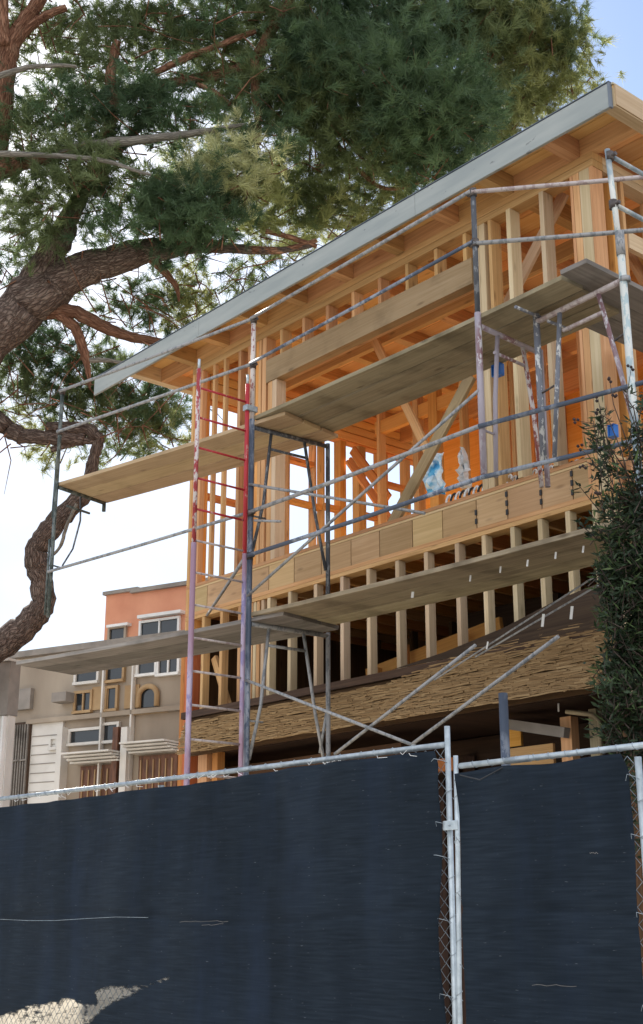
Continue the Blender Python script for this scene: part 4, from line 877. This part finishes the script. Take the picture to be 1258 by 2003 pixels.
limb([(280, 490, 12), (320, 530, 9), (345, 560, 6), (350, 590, 2)], 'bark_red', T)
limb([(400, 475, 11), (460, 485, 10), (550, 490, 8), (620, 470, 5)], 'bark_red', T)
limb([(520, 452, 6), (570, 465, 6), (620, 482, 5)], 'bark_red', T)
limb([(165, 860, 14), (120, 858, 16), (70, 855, 17), (30, 848, 18), (0, 826, 20), (-60, 790, 24), (-150, 780, 30)], 'bark', T, base=19.6)
limb([(100, 880, 7), (150, 865, 8), (185, 862, 9)], 'bark', T, base=19.6)
limb([(90, 835, 12), (140, 838, 14), (175, 842, 15), (192, 862, 14), (185, 890, 12), (178, 925, 14), (165, 965, 19), (125, 1005, 23), (90, 1045, 25), (70, 1085, 25), (78, 1130, 24), (85, 1180, 26), (60, 1215, 30), (10, 1255, 34), (-70, 1310, 42), (-180, 1400, 50)], 'bark', T, base=19.6)
limb([(150, 985, 4), (130, 1030, 4), (120, 1065, 4), (105, 1085, 3)], 'bark_grey', T, base=19.4)
limb([(-70, 480, 40), (-30, 360, 33), (0, 230, 26), (12, 130, 22), (30, 70, 19), (70, 10, 15), (110, -60, 12)], 'bark_red', T, base=18.8)
limb([(15, 110, 15), (50, 60, 11), (90, 30, 10), (130, 15, 8)], 'bark_red', T, base=18.8)
limb([(10, 90, 15), (5, 30, 14), (0, -40, 13)], 'bark_red', T, base=18.7)
limb([(-60, 345, 26), (0, 330, 24), (50, 318, 16), (110, 310, 9)], 'bark_red', T, base=18.5)
limb([(-40, 160, 8), (10, 145, 7), (55, 132, 6), (110, 128, 5), (150, 130, 3)], 'bark_grey', T, base=18)
limb([(-20, 300, 7), (80, 303, 6), (150, 308, 6), (210, 315, 5), (260, 332, 4), (295, 342, 3)], 'bark_grey', T, base=18)
limb([(110, 300, 14), (200, 282, 12), (290, 272, 10), (370, 262, 8), (440, 250, 6), (480, 243, 3)], 'bark_grey', T, base=18.4)
limb([(190, 380, 18), (205, 290, 16), (218, 220, 15), (216, 150, 12), (230, 80, 9)], 'bark_red', T)
limb([(225, 195, 12), (300, 170, 12), (370, 155, 12), (440, 145, 12), (500, 115, 13), (530, 60, 13), (570, -10, 12)], 'bark_red', T, base=19.2)
limb([(300, 145, 7), (360, 115, 8), (420, 92, 7), (500, 60, 6)], 'bark_red', T, base=19)
limb([(385, 165, 6), (420, 180, 6), (450, 205, 5)], 'bark_red', T)
limb([(500, 120, 11), (500, 180, 10), (505, 240, 8), (500, 300, 5)], 'bark_red', T)
limb([(570, 40, 20), (680, 60, 18), (800, 80, 14), (900, 100, 10), (980, 120, 5)], 'bark_red', T, base=20.6)
limb([(800, 90, 9), (850, 170, 7), (870, 260, 5), (930, 290, 3)], 'bark_red', T, base=20)
limb([(620, 230, 8), (700, 330, 6), (760, 370, 4), (840, 350, 3)], 'bark_red', T, base=19.5)
# needles
def tuft_mesh(name, mat, centers, dirs, par, nn=46, ln=(.14, .24), wd=.0052, seed=0, cone=.75):
    g = np.random.default_rng(seed); N = len(centers); c = np.repeat(np.array(centers), nn, 0); d = np.repeat(np.array(dirs), nn, 0)
    t = g.uniform(-.10, .05, (N * nn, 1)); base = c + d * t + g.normal(0, .012, (N * nn, 3))
    q = d + g.normal(0, 1, (N * nn, 3)) * np.repeat(g.uniform(.35, 1.0, (N, 1)), nn, 0); q /= np.linalg.norm(q, axis=1, keepdims=True) + 1e-9
    l_ = g.uniform(*ln, (N * nn, 1)) * np.repeat(g.uniform(.55, 1.2, (N, 1)), nn, 0); tip = base + q * l_; tip[:, 2] -= l_[:, 0] * .12
    s = np.cross(q, g.normal(0, 1, (N * nn, 3))); s /= np.linalg.norm(s, axis=1, keepdims=True) + 1e-9
    V = np.empty((N * nn, 3, 3)); V[:, 0] = base - s * wd; V[:, 1] = base + s * wd; V[:, 2] = tip
    o_ = np.array(par['_loc']) if par else np.zeros(3); V = (V - o_).reshape(-1, 3)
    me = bpy.data.meshes.new(name); k = N * nn
    me.vertices.add(k * 3); me.vertices.foreach_set('co', V.ravel()); me.loops.add(k * 3); me.loops.foreach_set('vertex_index', np.arange(k * 3, dtype=np.int32))
    me.polygons.add(k); me.polygons.foreach_set('loop_start', np.arange(0, k * 3, 3, dtype=np.int32)); me.update(); me.validate()
    me.materials.append(M[mat]); ob = bpy.data.objects.new(name, me); C.objects.link(ob)
    if par: ob.parent = par; ob['_loc'] = tuple(o_)
    return ob
gr = np.random.default_rng(11)
tuf = {}
twigs = MB()
def blob(px, py, rx, ry, n, mat='needle', t=PD, sub=9, dz=.8, twig=True, spread=.22):
    """n tufts in sub-clumps spread over an ellipsoid (radii in px)"""
    c0 = np.array(dep(t, px, py)); k = t / F_PX; U, Rr, Fw = np.array(up), np.array(rt), np.array(fw)
    m_ = max(1, n // sub)
    for i in range(m_):
        v = gr.normal(0, 1, 3); v /= np.linalg.norm(v); r_ = gr.uniform(.25, 1) ** .6
        o_ = Rr * v[0] * rx * k * r_ + U * v[1] * ry * k * r_ + Fw * v[2] * dz * max(rx, ry) * k * r_
        cc = c0 + o_
        dd = o_ / (np.linalg.norm(o_) + 1e-6) * .8 + np.array([0, 0, .55]) + gr.normal(0, .3, 3); dd /= np.linalg.norm(dd)
        if twig and i % 2 == 0:
            a = cc - dd * .45 - np.array([0, 0, .05]); twigs.tube([Vector(a), Vector((a + cc) / 2 + gr.normal(0, .03, 3)), Vector(cc)], [.012, .009, .005], 4, False)
        for j in range(sub):
            p = cc + gr.normal(0, spread, 3); q = dd + gr.normal(0, .35, 3); q /= np.linalg.norm(q)
            tuf.setdefault(mat, []).append((p, q))
BL = [
 # dense dark mass, centre top
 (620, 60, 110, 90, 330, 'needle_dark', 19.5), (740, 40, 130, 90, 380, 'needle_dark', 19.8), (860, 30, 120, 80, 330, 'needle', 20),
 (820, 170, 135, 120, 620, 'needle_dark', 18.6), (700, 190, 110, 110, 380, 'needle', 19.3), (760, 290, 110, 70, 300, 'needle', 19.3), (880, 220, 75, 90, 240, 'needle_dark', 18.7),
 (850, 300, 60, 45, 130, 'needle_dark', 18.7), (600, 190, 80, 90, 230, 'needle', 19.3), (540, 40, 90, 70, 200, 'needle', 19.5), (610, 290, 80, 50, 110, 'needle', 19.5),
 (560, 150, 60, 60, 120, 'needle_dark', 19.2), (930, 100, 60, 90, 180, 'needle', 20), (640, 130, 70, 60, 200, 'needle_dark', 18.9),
 # right yellow green part
 (1000, 60, 60, 80, 230, 'needle_gold', 20.5), (1000, 190, 70, 60, 210, 'needle_gold', 20.5), (960, 260, 50, 50, 130, 'needle_gold', 20.3), (1060, 90, 50, 60, 150, 'needle', 20.6), (1060, 170, 50, 45, 120, 'needle_gold', 20.6),
 (1030, 10, 40, 40, 90, 'needle', 20.5), (1105, 60, 25, 30, 40, 'needle', 20.6), (1130, 85, 16, 40, 34, 'needle_gold', 20.6), (1120, 150, 25, 30, 40, 'needle_gold', 20.6), (1158, 140, 14, 22, 18, 'needle_gold', 20.6), (1075, 40, 20, 40, 30, 'needle', 20.6),
 (900, 320, 50, 30, 60, 'needle_gold', 20), (960, 20, 60, 50, 160, 'needle', 20.2), (1100, 110, 25, 30, 50, 'needle', 20.6),
 # behind the roof edge, middle
 (700, 400, 90, 40, 90, 'needle', 20), (770, 390, 60, 35, 60, 'needle_gold', 20), (620, 370, 70, 45, 80, 'needle', 20), (560, 400, 60, 40, 60, 'needle', 20), (650, 440, 70, 35, 60, 'needle_gold', 20), (830, 350, 60, 25, 40, 'needle', 20),
 (560, 470, 70, 30, 45, 'needle_gold', 20), (500, 420, 50, 40, 60, 'needle_gold', 19.8), (470, 560, 60, 40, 40, 'needle', 20), (540, 540, 60, 30, 26, 'needle', 20),
 # sunlit pale clump and dark clump beside it
 (455, 335, 60, 55, 190, 'needle_sunlit', 18.6), (500, 380, 40, 40, 60, 'needle_gold', 19), (390, 395, 80, 50, 240, 'needle_dark', 18.5), (320, 410, 60, 40, 130, 'needle_dark', 18.5), (270, 350, 60, 40, 80, 'needle', 18.7), (350, 450, 60, 25, 90, 'needle_dark', 18.5), (435, 430, 40, 28, 70, 'needle_dark', 18.5), (510, 250, 50, 35, 70, 'needle_dark', 18.6),
 # upper left
 (230, 50, 90, 60, 120, 'needle', 19.5), (330, 40, 90, 50, 150, 'needle', 19.5), (430, 30, 90, 50, 170, 'needle_dark', 19.5), (100, 20, 80, 40, 60, 'needle', 19.8), (380, 330, 50, 30, 50, 'needle_gold', 19.6), (560, 330, 50, 40, 70, 'needle_gold', 20.2), (620, 420, 50, 25, 50, 'needle_sunlit', 20.4), (140, 60, 70, 40, 50, 'needle_dark', 20), (450, 110, 70, 50, 110, 'needle', 19.4), (300, 110, 70, 40, 70, 'needle', 19.5),
 (170, 170, 80, 50, 110, 'needle', 19.2), (290, 190, 60, 50, 110, 'needle_dark', 18.8), (110, 210, 80, 50, 110, 'needle_dark', 19), (180, 240, 60, 40, 80, 'needle_dark', 18.8), (350, 220, 70, 45, 110, 'needle_dark', 18.8),
 (60, 60, 60, 70, 60, 'needle', 19.6), (130, 110, 50, 40, 50, 'needle', 19.6), (50, 260, 70, 40, 90, 'needle', 18.6), (160, 345, 70, 50, 110, 'needle', 18.4), (60, 370, 70, 50, 90, 'needle', 18.6), (40, 440, 60, 40, 70, 'needle', 18.6), (230, 440, 60, 30, 60, 'needle_dark', 18.7), (100, 410, 40, 30, 40, 'needle', 18.4), (420, 190, 60, 40, 80, 'needle', 19.2), (390, 270, 50, 20, 30, 'needle', 19.2),
 (20, 520, 50, 25, 30, 'needle_dark', 19.5), (150, 300, 60, 30, 70, 'needle', 18.4), (480, 190, 60, 50, 100, 'needle', 19.5),
 # below the main limb
 (230, 570, 60, 35, 36, 'needle', 20.5), (330, 570, 70, 45, 60, 'needle', 20.5), (400, 560, 50, 40, 40, 'needle_gold', 20.5), (260, 610, 60, 30, 36, 'needle_dark', 20), (380, 620, 60, 35, 60, 'needle_gold', 20.5), (120, 650, 60, 30, 50, 'needle_dark', 20), (60, 680, 60, 40, 60, 'needle_dark', 20),
 (140, 720, 60, 40, 70, 'needle_dark', 20.3), (220, 720, 60, 50, 80, 'needle', 20.4), (60, 770, 60, 40, 60, 'needle', 20.3), (150, 790, 70, 40, 80, 'needle', 20.3), (230, 800, 70, 40, 90, 'needle', 20.4), (300, 800, 60, 45, 80, 'needle_dark', 20.4), (330, 840, 40, 35, 50, 'needle_gold', 20.4), (100, 860, 60, 30, 40, 'needle_gold', 20.3), (230, 870, 60, 25, 40, 'needle', 20.4), (20, 720, 40, 40, 36, 'needle', 20.3), (40, 820, 40, 30, 20, 'needle_gold', 20.3), (280, 740, 50, 40, 50, 'needle_dark', 20.4),
 # outside the frame, for the crown's real extent
 (1000, -140, 160, 120, 260, 'needle', 20.5), (760, -160, 200, 140, 300, 'needle_dark', 20), (480, -140, 200, 110, 160, 'needle', 19.8), (200, -140, 200, 110, 220, 'needle', 19.6), (-120, 0, 100, 100, 120, 'needle', 19.4), (-150, 200, 100, 90, 110, 'needle', 19), (700, 60, 160, 120, 120, 'needle', 22), (900, 120, 140, 110, 100, 'needle', 22)]
for b in BL: blob(b[0], b[1], b[2], b[3], int(b[4] * (1.15 if b[0] < 480 and 0 < b[1] < 460 else 1.25)), b[5], b[6])
for i, (mt, L_) in enumerate(tuf.items()):
    tuft_mesh('crown', mt, [a for a, _ in L_], [b for _, b in L_], T, seed=i)
# fine bare twigs through the crown
for i in range(520):
    px, py = rnd.uniform(-30, 560), rnd.uniform(0, 880)
    if py > 880 - px * .55 + 120: continue
    a = dep(rnd.uniform(18.6, 20.6), px, py); d = Vector((rnd.uniform(-1, 1), rnd.uniform(-1, 1), rnd.uniform(-.7, .5))).normalized(); L_ = rnd.uniform(.4, 1.1)
    b = a + d * L_ * .5 + Vector((0, 0, rnd.uniform(-.08, .08))); c = b + (d + Vector((rnd.uniform(-.5, .5), rnd.uniform(-.5, .5), rnd.uniform(-.6, .2)))).normalized() * L_ * .5
    twigs.tube([a, b, c], [.012, .008, .003], 4, False)
twigs.build('twigs', 'bark_red', T)

# ------------------------------------------------------------------ shrub at the right
sb = dep(8.5, 1290, 1600); sb.z = 0
Sh = thing('tall_shrub', tuple(sb), 'tall dark leafy shrub with bare seed stems at the right edge', 'shrub')
def leaf_mesh(name, mat, pts, par, ln=(.035, .085), wd=.009, seed=5):
    g = np.random.default_rng(seed); N = len(pts); c = np.array(pts); q = g.normal(0, 1, (N, 3)); q[:, 2] = np.abs(q[:, 2]) * .8 - .1
    q /= np.linalg.norm(q, axis=1, keepdims=True); l_ = g.uniform(*ln, (N, 1)); s = np.cross(q, g.normal(0, 1, (N, 3))); s /= np.linalg.norm(s, axis=1, keepdims=True)
    wv = wd * g.uniform(.6, 1.3, (N, 1)); V = np.empty((N, 4, 3)); V[:, 0] = c; V[:, 1] = c + q * l_ * .45 + s * wv; V[:, 2] = c + q * l_; V[:, 3] = c + q * l_ * .45 - s * wv
    V = (V - np.array(par['_loc'])).reshape(-1, 3); me = bpy.data.meshes.new(name)
    me.vertices.add(N * 4); me.vertices.foreach_set('co', V.ravel()); me.loops.add(N * 4); me.loops.foreach_set('vertex_index', np.arange(N * 4, dtype=np.int32))
    me.polygons.add(N); me.polygons.foreach_set('loop_start', np.arange(0, N * 4, 4, dtype=np.int32)); me.update(); me.validate()
    me.materials.append(M[mat]); ob = bpy.data.objects.new(name, me); C.objects.link(ob); ob.parent = par; return ob
lp = []; st = MB(); g2 = np.random.default_rng(3)
def lblob(px, py, rx, ry, n, t=8.5, dz=.9):
    k = t / F_PX; c0 = np.array(dep(t, px, py))
    nb = max(1, n // 14)
    for _ in range(nb):
        v = g2.normal(0, 1, 3); v /= np.linalg.norm(v); v *= g2.uniform(.2, 1) ** .5
        c = c0 + np.array(rt) * v[0] * rx * k + np.array(up) * v[1] * ry * k + np.array(fw) * v[2] * dz * rx * k
        d = g2.normal(0, 1, 3); d[2] = abs(d[2]) + .4; d /= np.linalg.norm(d)
        st.tube([Vector(c - d * .10), Vector(c + d * .12)], [.004, .002], 4, False)
        for j in range(14): lp.append(c + d * g2.uniform(-.1, .14) + g2.normal(0, .012, 3))
for a in ((1245, 1340, 75, 110, 2600), (1250, 1200, 75, 110, 2800), (1245, 1080, 65, 90, 2000), (1262, 970, 55, 70, 560), (1225, 985, 45, 45, 260), (1188, 920, 22, 28, 150), (1168, 842, 16, 16, 90), (1180, 880, 14, 18, 60), (1250, 860, 22, 40, 170), (1258, 800, 14, 40, 90), (1215, 1130, 50, 60, 900), (1205, 1350, 35, 50, 420), (1190, 1430, 28, 22, 160), (1340, 1150, 110, 230, 4000), (1340, 1420, 110, 140, 1800), (1300, 1550, 110, 130, 1600), (1185, 1050, 34, 40, 120), (1165, 975, 16, 22, 40), (1240, 1440, 40, 30, 260)): lblob(*a)
M['leaf_lit'] = leafmat('lit shrub leaf tips', (.06, .11, .035), (.14, .20, .07), .35, 6)  # lit leaf tips, with the light put into the leaf colour
leaf_mesh('foliage', 'leaf', lp[::1], Sh); leaf_mesh('lit_foliage', 'leaf_lit', [p + g2.normal(0, .03, 3) for p in lp[::7]], Sh, ln=(.05, .12), wd=.007, seed=8)
bs = MB()
for x0, y0, pts in ((1230, 1000, ((1200, 900), (1165, 830), (1125, 822))), (1240, 980, ((1215, 880), (1190, 820), (1165, 803))), (1235, 1000, ((1185, 940), (1150, 890), (1132, 876))), (1250, 950, ((1225, 860), (1200, 790), (1193, 745))), (1255, 930, ((1245, 840), (1225, 780), (1235, 720))), (1250, 960, ((1190, 870), (1180, 830), (1170, 780))), (1245, 1010, ((1205, 960), (1180, 905), (1140, 915))), (1258, 900, ((1240, 800), (1215, 760), (1200, 770))), (1230, 1050, ((1200, 1000), (1180, 985), (1172, 960)))):
    q = [dep(8.5, x0, y0)] + [dep(8.45, *p) for p in pts]; st.tube(q, [.005, .004, .003, .0018], 5)
    e = q[-1]
    for k in range(3):
        o_ = Vector((rnd.uniform(-.02, .02), rnd.uniform(-.02, .02), rnd.uniform(-.02, .02))); bs.tube([e + o_ - zz * .01, e + o_, e + o_ + zz * .01], [.005, .012, .004], 6)
st.tube([sb, dep(8.7, 1275, 1350), dep(8.6, 1255, 1100), dep(8.5, 1245, 950)], [.04, .03, .018, .006], 8)
st.tube([sb, dep(8.8, 1310, 1350), dep(8.7, 1310, 1100), dep(8.6, 1290, 900)], [.04, .03, .018, .006], 8)
st.build('stems', 'twig', Sh); bs.build('seed_heads', 'berry', Sh)

# ------------------------------------------------------------------ tidy helper keys
for o in bpy.data.objects:
    if '_loc' in o: del o['_loc']
